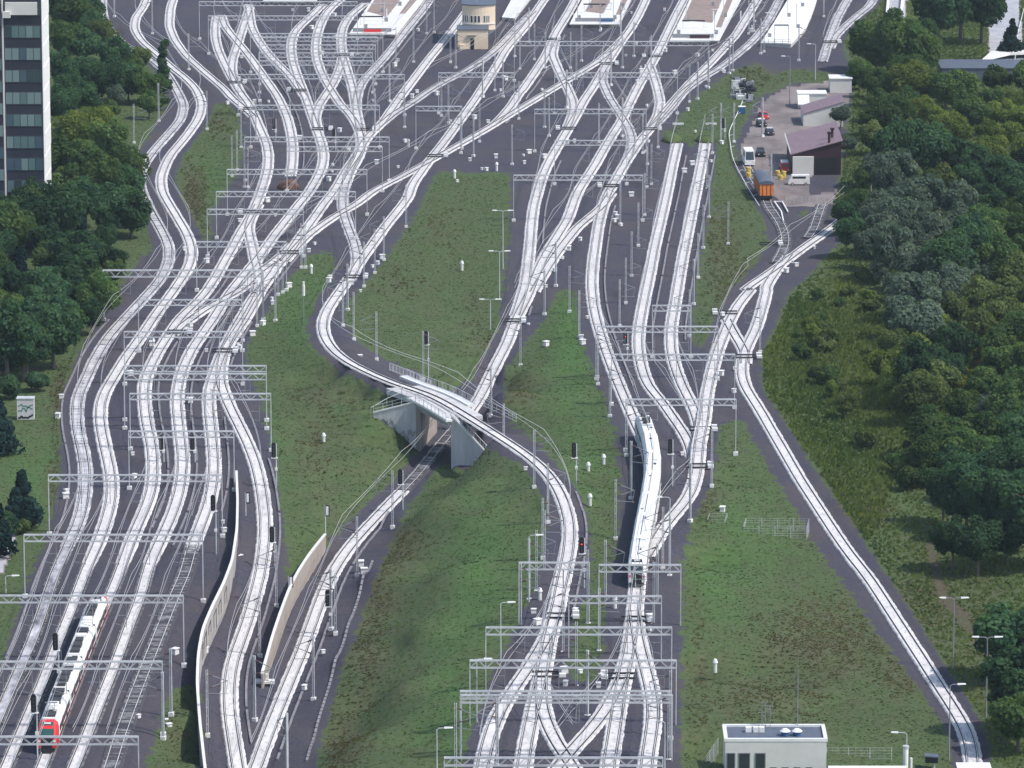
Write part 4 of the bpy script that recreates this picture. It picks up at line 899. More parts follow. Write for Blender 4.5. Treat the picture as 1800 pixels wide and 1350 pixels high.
# spindly handrail beside the steps left of the bridge
hr = thing('handrail', 'thin pale handrail at the head of the bank left of the bridge', 'handrail', tuple(W(660, 731, 1.0)))
mb = MB(); o0 = W(660, 731, 1.0)
for k, (x, y, z) in enumerate([(652,728,.9),(680,712,2.0),(708,700,2.8),(710,690,3.0),(682,700,2.5)]):
    q_ = W(x, y, z)-o0; mb.bar(q_, q_+Vector((0,0,1.2)), .07)
    if k: mb.bar(pq+Vector((0,0,1.2)), q_+Vector((0,0,1.2)), .07)
    pq = q_
mb.build('rail_bars', M['steel'], hr)
fn = thing('fence', 'short white mesh fence along the track just above the bridge', 'fence', tuple(W(720, 665, 2.6)))
o0 = W(720, 665, 2.6); railing([W(685, 651, 2.3), W(715, 663, 2.6), W(757, 682, 3.0)], 1.4, 'mesh_panel', fn, M['white'], org=o0, mesh=True)
o0 = W(880, 740, 2.6); fn = thing('fence', 'thin grey fence on the grass right of the bridge', 'fence', tuple(o0))
railing([W(845, 712, 1.5), W(880, 728, 1.5), W(908, 742, 1.5)], 1.3, 'mesh_panel', fn, M['steel'], org=o0)
# ---------------------------------------------------------------- retaining walls
def long_wall(name, label, topline, ztop, botz, mt, capm, th_=.26, extra=None):
    pts = [W(x, y, z) for (x, y), z in zip(topline, ztop)]
    P = smooth_path([tuple(p) for p in pts], 3.0, 1.0); org = Vector(P[0])
    o = thing(name, label, 'retaining wall', org)
    L = P-np.array(org); D = np.gradient(P[:, :2], axis=0); D /= np.linalg.norm(D, axis=1)[:, None]; N = np.stack([-D[:, 1], D[:, 0]], 1)
    if N[0, 0] > 0: N = -N                                               # thickness goes to the left, the face looks right
    mb = MB(); cb = MB()
    for i in range(len(L)):
        ub = botz(P[i, 0], P[i, 1])-org.z
        for o_ in (0, th_):
            mb.v += [(L[i,0]+N[i,0]*o_, L[i,1]+N[i,1]*o_, ub), (L[i,0]+N[i,0]*o_, L[i,1]+N[i,1]*o_, L[i,2])]
        for o_ in (-.07, th_+.07):
            cb.v += [(L[i,0]+N[i,0]*o_, L[i,1]+N[i,1]*o_, L[i,2]-.04), (L[i,0]+N[i,0]*o_, L[i,1]+N[i,1]*o_, L[i,2]+.2)]
    for B_ in (mb, cb):
        for i in range(len(L)-1):
            a = 4*i
            for q_ in ((a, a+4, a+5, a+1), (a+2, a+3, a+7, a+6), (a+1, a+5, a+7, a+3), (a, a+2, a+6, a+4)): B_.f.append(q_); B_.m.append(0)
        for a in (0, 4*(len(L)-1)): B_.f.append((a, a+1, a+3, a+2)); B_.m.append(0)
    wb_ = mb.build('wall_face', mt, o); cb.build('coping', capm, o)
    return o, P, wb_
topA = [(417,829),(419,880),(418,930),(410,985),(395,1025),(376,1063),(358,1105),(350,1150),(348,1200),(353,1270),(362,1350),(372,1420)]
wa, PA, wface = long_wall('retaining_wall', 'long grey wall with white top edge and scrawls, left of the curving track', topA, [1.0,1.4,1.8,2.2,2.4,2.4,2.2,1.8,1.4,1.2,1.2,1.2], lambda x, y: gz(x, y)-3.5, M['wallgrey'], M['concrete_w'])
for i in range(40, 75, 6):                                                # big spray-painted strokes
    pass
mb = MB(); o0 = Vector(PA[0])
N_ = len(PA)
for f_, hh_ in ((.40,2.6),(.44,2.2),(.47,2.9),(.50,1.8),(.53,2.5),(.56,2.4)):
    i = int(f_*N_); q_ = Vector(PA[i])-o0; q2 = Vector(PA[i+3])-o0; ex = Vector((.06, 0, 0))
    for a, b2 in (((0,-1.2),(0,-1.2-hh_)), ((0,-1.2),(1,-1.5)), ((1,-1.5),(1,-1.2-hh_*.8))):
        mb.bar(q_.lerp(q2, a[0])+ex+Vector((0,0,a[1])), q_.lerp(q2, b2[0])+ex+Vector((0,0,b2[1])), .05, .16)
mb.build('scrawl', M['dark'], wa)
topB = [(573,940),(562,953),(545,975),(527,1002),(510,1035),(494,1078),(480,1120),(469,1160),(462,1185)]
wbb, PB, _ = long_wall('retaining_wall', 'pinkish brown wall with pale top edge above the line below the bridge', topB, [-2.2,-1.6,-1.0,-.6,-.5,-.5,-.8,-1.6,-2.4], lambda x, y: -5.9, M['concrete_b'], M['concrete_w'])
# fallen slab at the foot of the second wall
p = W(466, 1202, -4.6); th = thing('concrete_slab', 'white concrete slab lying at the near end of the pinkish wall', 'slab', (p.x, p.y, -4.5)); mb = MB(); mb.box(0,0,.25,2.8,1.6,.35,.1); mb.box(.3,.2,.9,.5,.5,1.0); mb.build('slab', M['concrete_w'], th)
# cable duct covers stepping down the bank
duct = parse('M 0,0')[:0]
pts = [W(x, y, -4.6) for x, y in [(655,990),(640,1030),(622,1080),(607,1125),(592,1170),(578,1215),(563,1262),(548,1310),(538,1350)]]
P = smooth_path([(p.x, p.y, p.z) for p in pts], 3, 1.0); th = thing('cable_duct', 'narrow stepped concrete cable duct along the foot of the green bank', 'cable duct', tuple(P[0])); mb = MB()
hz = height(P[:, 0], P[:, 1])
for i in range(0, len(P)-2, 2):
    a = Vector((*P[i, :2], hz[i]+.18))-Vector(P[0]); b2 = Vector((*P[i+1, :2], hz[i+1]+.18))-Vector(P[0]); mb.bar(a, b2+(b2-a)*.6, .35, .3)
mb.build('duct_cover', M['trough'], th)
# ---------------------------------------------------------------- trains
def along(path, s_):
    d_ = np.concatenate([[0], np.cumsum(np.linalg.norm(np.diff(path[:, :2], axis=0), axis=1))])
    return Vector([float(np.interp(s_, d_, path[:, k])) for k in range(3)])
def s_at_row(path, y):
    d_ = np.concatenate([[0], np.cumsum(np.linalg.norm(np.diff(path[:, :2], axis=0), axis=1))])
    py = PX(path[:, 0], path[:, 1], path[:, 2])[1]
    return float(np.interp(y, py, d_))
SEC = [(-1.40,.75),(-1.43,1.6),(-1.42,3.0),(-1.25,3.55),(-.85,3.85),(.85,3.85),(1.25,3.55),(1.42,3.0),(1.43,1.6),(1.40,.75)]
def loft(mb, secs, mi=0):
    n0 = len(mb.v); k = len(secs[0])
    for s_ in secs: mb.v += s_
    for i in range(len(secs)-1):
        for j in range(k):
            a = n0+i*k+j; b2 = n0+i*k+(j+1) % k
            mb.f.append((a, b2, b2+k, a+k)); mb.m.append(mi)
    mb.f.append(tuple(n0+j for j in range(k))[::-1]); mb.f.append(tuple(n0+(len(secs)-1)*k+j for j in range(k))); mb.m += [mi, mi]
def frame_obj(name, mb, mt, parent, base, rz, smooth=False):
    o = mb.build(name, mt, parent, smooth); o.location = base; o.rotation_euler = (0, 0, rz); return o
def train(path, s_front, L_car, n_car, label, side_cols, roof, kit, nose_cols, name):
    org = along(path, s_front)
    th = thing(name, label, 'train', org)
    Z0 = .25
    for c in range(n_car):
        a = along(path, s_front-c*L_car-.25); b2 = along(path, s_front-(c+1)*L_car+.25)
        if c == 0: a = along(path, s_front-2.6)
        if c == n_car-1: b2 = along(path, s_front-n_car*L_car+2.4)
        L = (a-b2).length; rz = math.atan2((a-b2).y, (a-b2).x)+math.pi/2    # local -y looks to the front
        mid = (a+b2)/2-org+Vector((0, 0, Z0))
        mb = MB(); loft(mb, [[(x, -L/2, z) for x, z in SEC], [(x, L/2, z) for x, z in SEC]]); body = frame_obj('car_body', mb, side_cols[0], th, mid, rz)
        wb2 = MB()
        for sx in (-1, 1):
            n_ = 5
            for i in range(n_):
                y0 = -L/2+.8+(L-1.6)*i/n_; wb2.box(sx*1.435, y0+(L-1.6)/n_/2, 2.35, .05, (L-1.6)/n_*.86, .95)
        wb2.build('window_band', M['glass'], body)
        sb = MB()
        for sx in (-1, 1): sb.box(sx*1.435, 0, 1.25, .04, L*.98, .55)
        sb.build('stripe', side_cols[1], body)
        db = MB()
        for sx in (-1, 1):
            for y0 in (-L*.18, L*.18): db.box(sx*1.45, y0, 2.0, .03, 1.3, 1.95)
        db.build('door', side_cols[2], body)
        rb = MB(); rb.box(0, 0, 3.93, 1.9, L*.97, .14); rf = rb.build('roof', roof, body)
        kb = MB(); k2 = MB(); r_ = random.Random(c*7+len(label))
        if kit == 'busy':
            y0 = -L/2+.9
            while y0 < L/2-1.5:
                l_ = r_.uniform(1.2, 2.4); h_ = r_.uniform(.25, .5); w_ = r_.uniform(1.3, 1.9)
                k2.box(0, y0+l_/2, 4.0+h_/2, w_, l_, h_) if r_.random() < .38 else kb.box(0, y0+l_/2, 4.0+h_/2, w_*.85, l_, h_)
                if r_.random() < .5: kb.box(r_.uniform(-.5, .5), y0+l_+.25, 4.15, .8, .3, .35)
                y0 += l_+r_.uniform(.5, 1.1)
        else:
            kb.box(0, 0, 4.02, .10, L*.8, .05)
            for q_ in range(1): kb.box(r_.uniform(-.6, .6), r_.uniform(-L*.4, L*.4), 4.05, r_.uniform(.2, .5), r_.uniform(.3, .9), .12)
            if c == n_car-1:
                for q_ in range(9): kb.box(r_.uniform(-.6, .6), r_.uniform(-L*.05, L*.42), 4.25, r_.uniform(.3, .9), r_.uniform(.4, 1.2), .5)
        if kb.v: kb.build('roof_unit', M['dark'], body)
        if k2.v: k2.build('cooler_box', M['white'], body)
        if (kit == 'busy' and c in (0, n_car-1)) or c == n_car-1:                 # folded pantograph
            pb = MB(); yy = -L*.25 if c == 0 else L*.2
            for sx in (-.5, .5): pb.bar((sx, yy-.9, 4.5), (sx*.6, yy+1.1, 4.9), .09); pb.bar((sx*.6, yy+1.1, 4.9), (sx*.5, yy-.4, 5.3), .07)
            for dy in (-.5, -.2): pb.bar((-.85, yy+dy, 5.35), (.85, yy+dy, 5.35), .09)
            pb.build('pantograph', M['steel_dark'], body)
        ub = MB(); ub.box(0, 0, .45, 2.3, L*.96, .6); ub.build('underframe', M['black'], body)
        if c:
            g = MB(); a2 = along(path, s_front-c*L_car)-org+Vector((0, 0, Z0)); g.box(0, 0, 2.2, 2.5, .7, 3.0); frame_obj('gangway', g, M['dark'], th, a2, rz)
    for end in (0, 1):
        s_ = s_front if end == 0 else s_front-n_car*L_car
        a = along(path, s_-(2.6 if end == 0 else -2.4)); tip = along(path, s_)
        dv = (tip-a); rz = math.atan2(dv.y, dv.x)+math.pi/2; L = dv.length+.2
        base = a-org+Vector((0, 0, Z0))
        def sec(y, kx, top, bot=.55): return [(x*kx, y, bot+(z-.75)*(top-bot)/(3.85-.75)) for x, z in SEC]
        mb = MB(); loft(mb, [sec(.1, 1, 3.9), sec(-L*.45, .99, 3.8), sec(-L*.8, .95, 3.2), sec(-L, .88, 2.1)]); ns = frame_obj('nose', mb, nose_cols[0], th, base, rz)
        mb = MB(); mb.poly([(-.95, -L*.82-.06, 3.12), (.95, -L*.82-.06, 3.12), (.8, -L*.42, 3.86), (-.8, -L*.42, 3.86)][::1]); mb.poly([(-.98, -L*.82-.06, 3.12), (-.9, -L-.05, 1.95), (.9, -L-.05, 1.95), (.98, -L*.82-.06, 3.12)])
        mb.build('windscreen', nose_cols[1], ns)
        mb = MB(); mb.poly([(-.8, -L-.02, 1.9), (-.75, -L-.03, .5), (.75, -L-.03, .5), (.8, -L-.02, 1.9)]); mb.box(0, -L-.1, .35, 2.2, .5, .35); mb.build('bumper', nose_cols[2], ns)
        for sx in (-1, 1):
            mb = MB(); mb.box(sx*1.05, -L-.02, 1.55, .34, .14, .3); mb.build('headlight', M['lampglow'] if nose_cols[3] else M['tail'], ns)
        mb = MB(); mb.box(0, -L*.52, 3.75, .9, .5, .12); mb.build('marker_light', M['white'], ns)
    return th
M['tail'] = mat('pale_red_lens', (.7,.12,.15), .3)
M['tealglass'] = mat('teal_tinted_glass', (.03,.10,.085), .12, 0, spec=.8)
pc = TR['c']['path']; sf = s_at_row(pc, 1324)
train(pc, sf, 18.6, 4, 'red-nosed white electric train with cluttered roof, standing on the lower left', (M['white'], M['darkred'], M['darkred']), M['white'], 'busy', (M['red'], M['tealglass'], M['black'], True), 'passenger_train')
pu = np.concatenate([TR['u']['path'], TR['v']['path'][4:]]) if False else TR['u']['path']
sf = s_at_row(TR['u']['path'], 1033); sb_ = s_at_row(TR['u']['path'], 768)
train(pu, sf-.3, (sf-sb_)/7, 7, 'long white train with smooth bright roof bending along the centre right track', (M['white'], M['steel'], M['steel']), M['white'], 'plain', (M['white'], M['glass'], M['black'], False), 'passenger_train')
# ---------------------------------------------------------------- platforms
def slab(name, pts, z, thk, mt, parent=None, org=None):
    P = [W(x, y, z) for x, y in pts]; org = org or P[0].copy()
    P = [p-org for p in P]; mb = MB(); mb.poly(P)
    n_ = len(P); D_ = Vector((0, 0, -thk)); mb.poly([p+D_ for p in P][::-1])
    for i in range(n_): mb.poly([P[i], P[i]+D_, P[(i+1) % n_]+D_, P[(i+1) % n_]])
    o = mb.build(name, mt, parent); 
    if parent is None: o.location = org
    return o, org
M['paver'] = mat('brown_pavers', (.30,.22,.19), .85, 0, (.22,.17,.155), .6)
def platform(label, end_l, end_r, far_l, far_r, extra=''):
    z = 1.0
    org = W(*end_l, 0); th = thing('station_platform', label, 'station platform', org)
    slab('platform_slab', [end_l, end_r, far_r, far_l], z, .22, M['concrete_w'], th, org)
    def lp(a, b2, t): return (a[0]+(b2[0]-a[0])*t, a[1]+(b2[1]-a[1])*t)
    e1, e2 = lp(end_l, end_r, .02), lp(end_l, end_r, .98); f1, f2 = lp(far_l, far_r, .02), lp(far_l, far_r, .98)
    slab('plinth', [e1, e2, f2, f1], z-.22, .9, M['concrete'], th, org)
    return th, org
def pav(th, org, pts, mt, z=1.004): return slab('paved_strip', pts, z, .02, mt, th, org)
def frame_sign(th, org, x, y, w_, h_, z0, mt, name='shelter'):
    p = W(x, y, 1.0)-org; mb = MB(); mb.box(p.x, p.y, p.z+z0+h_/2, w_, .25, h_); o = mb.build(name+'_panel', mt, th)
    mb = MB()
    for s_ in (-1, 1): mb.bar((p.x+s_*w_*.46, p.y, p.z), (p.x+s_*w_*.46, p.y, p.z+z0+h_), .1)
    mb.build('post', M['steel'], th)
th, org = platform('first platform from the left, with a red barrier and dark shelter at its end', (613,60), (697,60), (715,-90), (815,-90))
pav(th, org, [(645,20),(680,30),(705,-90),(735,-90)][0:2]+[(742,-50),(690,-50)], M['paver']); pav(th, org, [(702,24),(712,24),(775,-50),(757,-50)], M['paver'])
frame_sign(th, org, 654, 56, 10.2, .9, .1, M['steel_dark'], 'barrier'); frame_sign(th, org, 655, 57.2, 4.6, .75, .15, M['red'], 'banner')
frame_sign(th, org, 653, 44, 6.2, .35, 2.1, M['black'], 'shelter'); frame_sign(th, org, 664, 22, 8.0, .2, 2.4, M['steel'], 'canopy')
p_ = W(680, 33, 1)-org; mb = MB(); mb.box(p_.x, p_.y, 2.4, .3, .3, 2.6); mb.build('info_pillar', M['white'], th)
th, org = platform('second platform from the left, with a dark shelter and blue barrier', (1001,42), (1090,42), (1070,-90), (1150,-90))
pav(th, org, [(1028,20),(1060,24),(1100,-50),(1070,-50)], M['paver']); pav(th, org, [(1082,26),(1090,26),(1128,-50),(1116,-50)], M['paver'])
frame_sign(th, org, 1046, 38, 10.6, .9, .1, M['steel_dark'], 'barrier'); frame_sign(th, org, 1066, 39.2, 3.3, .7, .15, M['blue'], 'banner'); frame_sign(th, org, 1045, 22, 6.0, .35, 2.1, M['black'], 'shelter')
th, org = platform('third platform from the left, broad brown paving behind a dark shelter', (1177,71), (1264,71), (1256,-90), (1350,-90))
pav(th, org, [(1200,36),(1252,40),(1290,-50),(1238,-50)], M['paver']); pav(th, org, [(1258,48),(1268,48),(1308,-50),(1297,-50)], M['paver'])
frame_sign(th, org, 1218, 66.5, 10.8, .9, .1, M['steel_dark'], 'barrier'); frame_sign(th, org, 1230, 67.8, 5.2, .8, .12, M['maroon'], 'banner'); frame_sign(th, org, 1219, 50, 6.0, .35, 1.9, M['black'], 'shelter'); frame_sign(th, org, 1236, 14, 9.5, .2, 2.4, M['steel'], 'canopy')
for x, y in ((1254,37),(1302,37)): 
    p_ = W(x, y, 1)-org; mb = MB(); mb.box(p_.x, p_.y, 2.5, .35, .3, 2.4); mb.build('info_pillar', M['white'], th)
M['bright'] = mat('fresh_white_concrete', (.84,.83,.81), .7, 0, (.7,.69,.66), .3)
org = W(1337, 75, 0); th = thing('station_platform', 'rightmost bare white platform curving away with a dark gate frame at its end', 'station platform', org)
slab('platform_slab', [(1337,75),(1391,77),(1405,62),(1417,48),(1426,28),(1434,5),(1460,-90),(1402,-90),(1384,0),(1360,40)], 1.1, .2, M['bright'], th, org)
slab('plinth', [(1339,76),(1390,78),(1404,63),(1416,49),(1425,29),(1433,6),(1459,-90),(1403,-90),(1385,0),(1361,40)], .9, 1.0, M['concrete'], th, org)
mb = MB(); a, b2 = W(1361, 75, 1.1)-org, W(1386, 75, 1.1)-org
for q_ in (a, b2): mb.bar(q_, q_+Vector((0,0,4.6)), .14)
mb.bar(a+Vector((0,0,4.6)), b2+Vector((0,0,4.6)), .3, .4); mb.build('gate_frame', M['steel_dark'], th)
railing([W(1340,75.5,1.1), W(1362,76.2,1.1), W(1389,76.8,1.1)], 1.1, 'railing', th, M['steel_dark'], org=org)
platform('sliver of a distant platform edge above the left ladder', (462,1), (556,1), (520,-90), (620,-90))
platform('short narrow platform behind the cream signal box', (882,30), (905,32), (930,-60), (975,-60))
def plat_lamps(L, ph):
    for i, (x, y) in enumerate(L):
        p = W(x, y, 1.0); o = thing('platform_lamp', f'slim lamp column on {ph}, {ORD[i]} from its near end', 'lamp', (p.x, p.y, 1.0), group='slim lamp columns on the platforms')
        mb = MB(); mb.tube([(0,0,0),(0,0,6.5)], .09, 6); mb.build('pole', M['steel'], o); mb = MB(); mb.box(0,0,6.55,1.6,.4,.14); mb.build('lamp_head', M['white'], o)
        mb = MB(); mb.box(.5,.2,.55,.8,.5,1.1); mb.build('litter_bin', M['steel_dark'], o)
plat_lamps([(640,50),(676,38),(668,22),(700,10)], 'the first platform'); plat_lamps([(1015,34),(1078,34),(1036,14),(1092,12)], 'the second platform')
plat_lamps([(1190,60),(1256,60),(1206,38),(1272,30),(1250,10)], 'the third platform'); plat_lamps([(1350,66),(1400,50),(1384,30),(1408,12)], 'the bare white platform')
# ---------------------------------------------------------------- cream signal box
o0 = W(831, 86.5, 0); sbx = thing('signal_box', 'cream rendered signal box with a curved upper storey and grey roof', 'building', o0)
mb = MB(); mb.box(0, 4.2, 2.5, 7.9, 8.4, 5.0); gf_ = mb.build('ground_storey', M['cream'], sbx)
mb = MB(); mb.box(0, 4.2, 5.08, 8.3, 8.8, .18); mb.build('lower_roof', M['roofgrey'], sbx)
mb = MB(); prof = []
for k in range(11):
    u = -1+2*k/10; prof.append((1.5+u*4.3, 8.2-1.5*(1-u*u)))
prof += [(5.8, 24), (-2.8, 24)]
for z0, z1, e_ in ((4.0, 10.4, 0),):
    lo_ = [(x, y, z0) for x, y in prof]; hi_ = [(x, y, z1) for x, y in prof]; mb.poly(hi_); 
    for i in range(len(prof)): j = (i+1) % len(prof); mb.poly([lo_[i], lo_[j], hi_[j], hi_[i]])
up_ = mb.build('upper_storey', M['cream'], sbx)
mb = MB(); c_ = (1.5, 15); pr2 = [(c_[0]+(x-c_[0])*1.04, c_[1]+(y-c_[1])*1.03) for x, y in prof]; lo_ = [(x, y, 10.4) for x, y in pr2]; hi_ = [(x, y, 10.65) for x, y in pr2]; mb.poly(hi_); mb.poly(lo_[::-1])
for i in range(len(pr2)): j = (i+1) % len(pr2); mb.poly([lo_[i], lo_[j], hi_[j], hi_[i]])
mb.build('roof', M['roofgrey'], sbx)
mb = MB()
for k in range(10): a, b2 = prof[k], prof[k+1]; mb.bar((a[0], a[1]-.12, 5.6), (b2[0], b2[1]-.12, 5.6), .25, .18)
mb.build('sill_band', M['white'], up_)
for u, ww in ((-.92,.3),(-.8,.3),(-.68,.3),(-.42,.55),(-.2,.55),(.02,.55),(.36,.35),(.5,.3),(.62,.3)):
    x = 1.5+u*4.3; y = 8.2-1.5*(1-u*u); wn = MB(); wn.box(x, y-.03, 6.9, ww+.12, .1, 1.9, math.atan(1.5*2*u/4.3)); fr_ = wn.build('window', M['white'], up_); wn = MB(); wn.box(x, y-.07, 6.9, ww-.08, .1, 1.7, math.atan(1.5*2*u/4.3)); wn.build('pane', M['glass'], fr_)
mb = MB(); mb.box(-.1, -.03, 1.4, .95, .1, 2.8); mb.build('door', M['black'], gf_)
mb = MB(); mb.box(-.2, -.3, 3.65, 2.4, .6, .14); mb.build('door_canopy', M['steel_dark'], gf_)
mb = MB(); mb.box(-2.7, -.25, .6, 1.4, .5, 1.2); mb.build('meter_cupboard', M['cream'], gf_)
mb = MB(); mb.bar((3.95,.3,0), (3.95,.3,4.6), .1); mb.bar((-3.95,-.05,0), (-3.95,-.05,4.8), .1); mb.bar((5.85,8.6,.0), (5.85,8.6,10), .12); mb.build('downpipe', M['steel_dark'], gf_)
mb = MB(); mb.bar((1,12,10.6),(1,12,13),.1); mb.bar((.2,12,12.2),(1.8,12,12.2),.08); mb.build('aerial', M['steel'], sbx)
# ---------------------------------------------------------------- generic blocks
def block(name, label, cat, x0, x1, yb, h, dep, wallm, roofm, rz=0, z=0, roof='flat', over=.2, rise=1.5):
    A = W(x0, yb, z); B = W(x1, yb, z); wd = B.x-A.x; o = thing(name, label, cat, ((A.x+B.x)/2, A.y, z), rz)
    mb = MB(); mb.box(0, dep/2, h/2-.2, wd, dep, h+.4); wl_ = mb.build('wall', wallm, o)
    if roof == 'flat':
        mb = MB(); mb.box(0, dep/2, h+.1, wd+2*over, dep+2*over, .2); mb.build('roof', roofm, o)
    elif roof == 'shed':                                                    # slopes down to the left
        mb = MB(); P = [(-wd/2-over, -over), (wd/2+over, -over), (wd/2+over, dep+over), (-wd/2-over, dep+over)]; zz = (h+.05, h+rise, h+rise, h+.05)
        mb.hexa([(x, y, z_) for (x, y), z_ in zip(P, zz)]+[(x, y, z_+.18) for (x, y), z_ in zip(P, zz)]); mb.build('roof', roofm, o)
        mb = MB()
        for yy in (0.02, dep-.1): mb.hexa([(-wd/2, yy, h-.1), (wd/2, yy, h-.1), (wd/2, yy+.1, h-.1), (-wd/2, yy+.1, h-.1), (-wd/2, yy, h+.05), (wd/2, yy, h+rise), (wd/2, yy+.1, h+rise), (-wd/2, yy+.1, h+.05)])
        mb.build('gable', wallm, o)
    return o, wl_, wd
# office tower at the left edge
o, wl_, wd = block('office_tower', 'dark glazed office tower with a blazing white side wall at the left edge', 'building', -70, 80, 430, 62, 16, M['black'], M['dark'])
M['nav'] = mat('navy_cladding', (.012,.016,.032), .6, 0, (.02,.024,.042), .2); wl_.data.materials[0] = M['nav']
mb = MB(); mb.box(wd/2+.06, 8, 31, .12, 16.02, 62.4)
for i in range(13): mb.box(wd/2+.16, 8+((i*5) % 3-1)*.8, 2.5+i*4.64, .14, 13.5, 4.2)
mb.build('end_wall', M['white'], o)
pr = [mat('tower_pane_%s' % c, col, .15, 0, spec=.9) for c, col in (('teal', (.10,.17,.18)), ('pale', (.17,.24,.25)), ('dim', (.035,.06,.075)), ('blue', (.06,.10,.14)))]
rr = random.Random(5)
def xloc(px): return (px-75.0/1)*0
for fl in range(13):
    z_ = (430-287)/8.4+(fl-3)*4.64
    wn = MB(); x0 = wd/2-(80-15)/8.4; x1 = wd/2-.3; n_ = 5
    wn.box((x0+x1)/2, -.05, z_, x1-x0+.2, .12, 2.7); fr_ = wn.build('window', M['dark'], o)
    wn = MB()
    for k in range(n_): wn.box(x0+(x1-x0)*(k+.5)/n_, -.1, z_, (x1-x0)/n_-.14, .1, 2.4, 0, rr.choice([0,0,1,1,2,2,3]))
    wn.build('pane', pr, fr_)
    wn = MB(); x1 = wd/2-(80-11)/8.4; x0 = x1-6; wn.box((x0+x1)/2, -1.25, z_+2.6, x1-x0, .12, 2.6); fr_ = wn.build('window', M['dark'], o); wn = MB()
    for k in range(4): wn.box(x0+(x1-x0)*(k+.5)/4, -1.3, z_+2.6, 1.36, .1, 2.3, 0, rr.choice([0,1,1,2,3]))
    wn.build('pane', pr, fr_)
mb = MB(); mb.box(wd/2-(80-11)/8.4-8, -.6, 31, 16, 1.2, 62); mb.build('projecting_bay', M['nav'], o)
mb = MB(); mb.box(wd/2-(80-12.4)/8.4, -.2, 31, .3, .5, 62); mb.build('white_pipe', M['white'], o)
mb = MB(); x0 = wd/2-(80-15)/8.4; mb.box(x0+3.6, -.3, (430-12)/8.4, 6.6, .6, 2.6); mb.box(x0+.6, -.9, (430-22)/8.4, 1.6, .8, 1.3); mb.build('balcony', M['greige'], o)
# corner building bottom right
A = W(1275, 1303, 7.2); B = W(1453, 1303, 7.2); wd = B.x-A.x; dp = W(1275, 1277, 7.2).y-A.y
o = thing('relay_building', 'pale flat-roofed building with white roof rim and aerials in the lower right corner', 'building', ((A.x+B.x)/2, A.y, 0))
mb = MB(); mb.box(0, dp/2, 3.6, wd, dp, 7.2); wl_ = mb.build('wall', M['greige'], o)
mb = MB(); mb.box(0, .2, 7.35, wd+.3, .5, .4); mb.box(0, dp-.2, 7.35, wd+.3, .5, .4); mb.box(-wd/2+.1, dp/2, 7.35, .5, dp-.6, .4); mb.box(wd/2-.1, dp/2, 7.35, .5, dp-.6, .4); mb.build('roof_rim', M['white'], o)
mb = MB(); mb.box(0, dp/2, 7.22, wd-.5, dp-.8, .1); rf_ = mb.build('roof', M['roofgrey'], o)
for x0, x1 in ((1281,1296),(1301,1321),(1329,1347)):
    wn = MB(); c_ = (x0+x1)/2; wn.box((c_-1364)/12.45, -.03, 4.0, (x1-x0)/12.45, .1, 3.2); f_ = wn.build('window', M['steel_dark'], o); wn = MB(); wn.box((c_-1364)/12.45, -.07, 4.0, (x1-x0)/12.45-.25, .1, 2.95); wn.build('pane', M['glass'], f_)
for i in range(4):
    wn = MB(); wn.box((1360+i*20-1364)/12.45, -.05, 3.3, .9, .12, .5); wn.build('vent_grille', M['dark'], o)
for xp in (1381, 1401):
    mb = MB(); c_ = (xp-1364)/12.45; mb.tube([(c_, dp*.35, 7.3), (c_, dp*.35, 7.9)], .55, 14); dm = mb.build('roof_fan', M['blue'], rf_); mb = MB(); mb.tube([(c_, dp*.35, 7.9), (c_, dp*.35, 8.1), (c_, dp*.35, 8.25)], .75, 14, 0, .3); mb.build('fan_cap', M['white'], rf_)
mb = MB(); c_ = (1405-1364)/12.45; mb.bar((c_, dp-.3, 7.3), (c_, dp-.3, 14.2), .12); mb.bar((c_, dp-.3, 14.2), (c_, dp-.3, 17.5), .04)
mb.build('aerial_mast', M['steel_dark'], o)
mb = MB()
for xp, hh_ in ((1344,2.6),(1350,3.6),(1358,3.0)):
    c_ = (xp-1364)/12.45; mb.bar((c_, dp-.8, 7.3), (c_, dp-.8, 7.3+hh_), .08)
    for k in range(3): mb.bar((c_-.5, dp-.8, 7.3+hh_-k*.5), (c_+.5, dp-.8, 7.3+hh_-k*.5), .05)
mb.build('aerial', M['steel_dark'], o)
for xp in (1320, 1333, 1342):
    mb = MB(); c_ = (xp-1364)/12.45; mb.box(c_, dp*.6, 7.65, .8, .8, .7); mb.build('roof_hatch', M['white'], o)
A = W(1453, 1349, 4.3); B = W(1592, 1346, 4.3); mb = MB(); mb.box(0, -2.5, 2.15, (B-A).x-.3, 5, 4.3); o = thing('annex_building', 'low white-roofed annex right of the corner building', 'building', ((A.x+B.x)/2, A.y, 0)); mb.build('wall', M['greige'], o); mb = MB(); mb.box(.1, -2.5, 4.4, (B-A).x-.2, 5.3, .2); mb.build('roof', M['white'], o)
A = W(1680, 1343, 3.0); B = W(1740, 1343, 3.0); mb = MB(); mb.box(0, -2.5, 1.5, (B-A).x-.2, 5, 3); o = thing('loading_shed', 'white flat-roofed shed at the near end of the spur track', 'building', ((A.x+B.x)/2, A.y, 0)); mb.build('wall', M['greige'], o); mb = MB(); mb.box(0, -2.5, 3.1, (B-A).x, 5.2, .2); mb.build('roof', M['white'], o)
p = W(1591, 1392, 0); o = thing('steel_chimney', 'shiny white flue beside the low annex', 'chimney', (p.x, p.y, 0)); mb = MB(); mb.tube([(0,0,0),(0,0,6.2)], .36, 14); mb.tube([(.75,0,0),(.75,0,4.8)], .18, 8); mb.build('flue', M['white'], o); mb = MB(); mb.tube([(0,0,6.2),(0,0,6.5)], .45, 14); mb.build('cap', M['steel'], o)
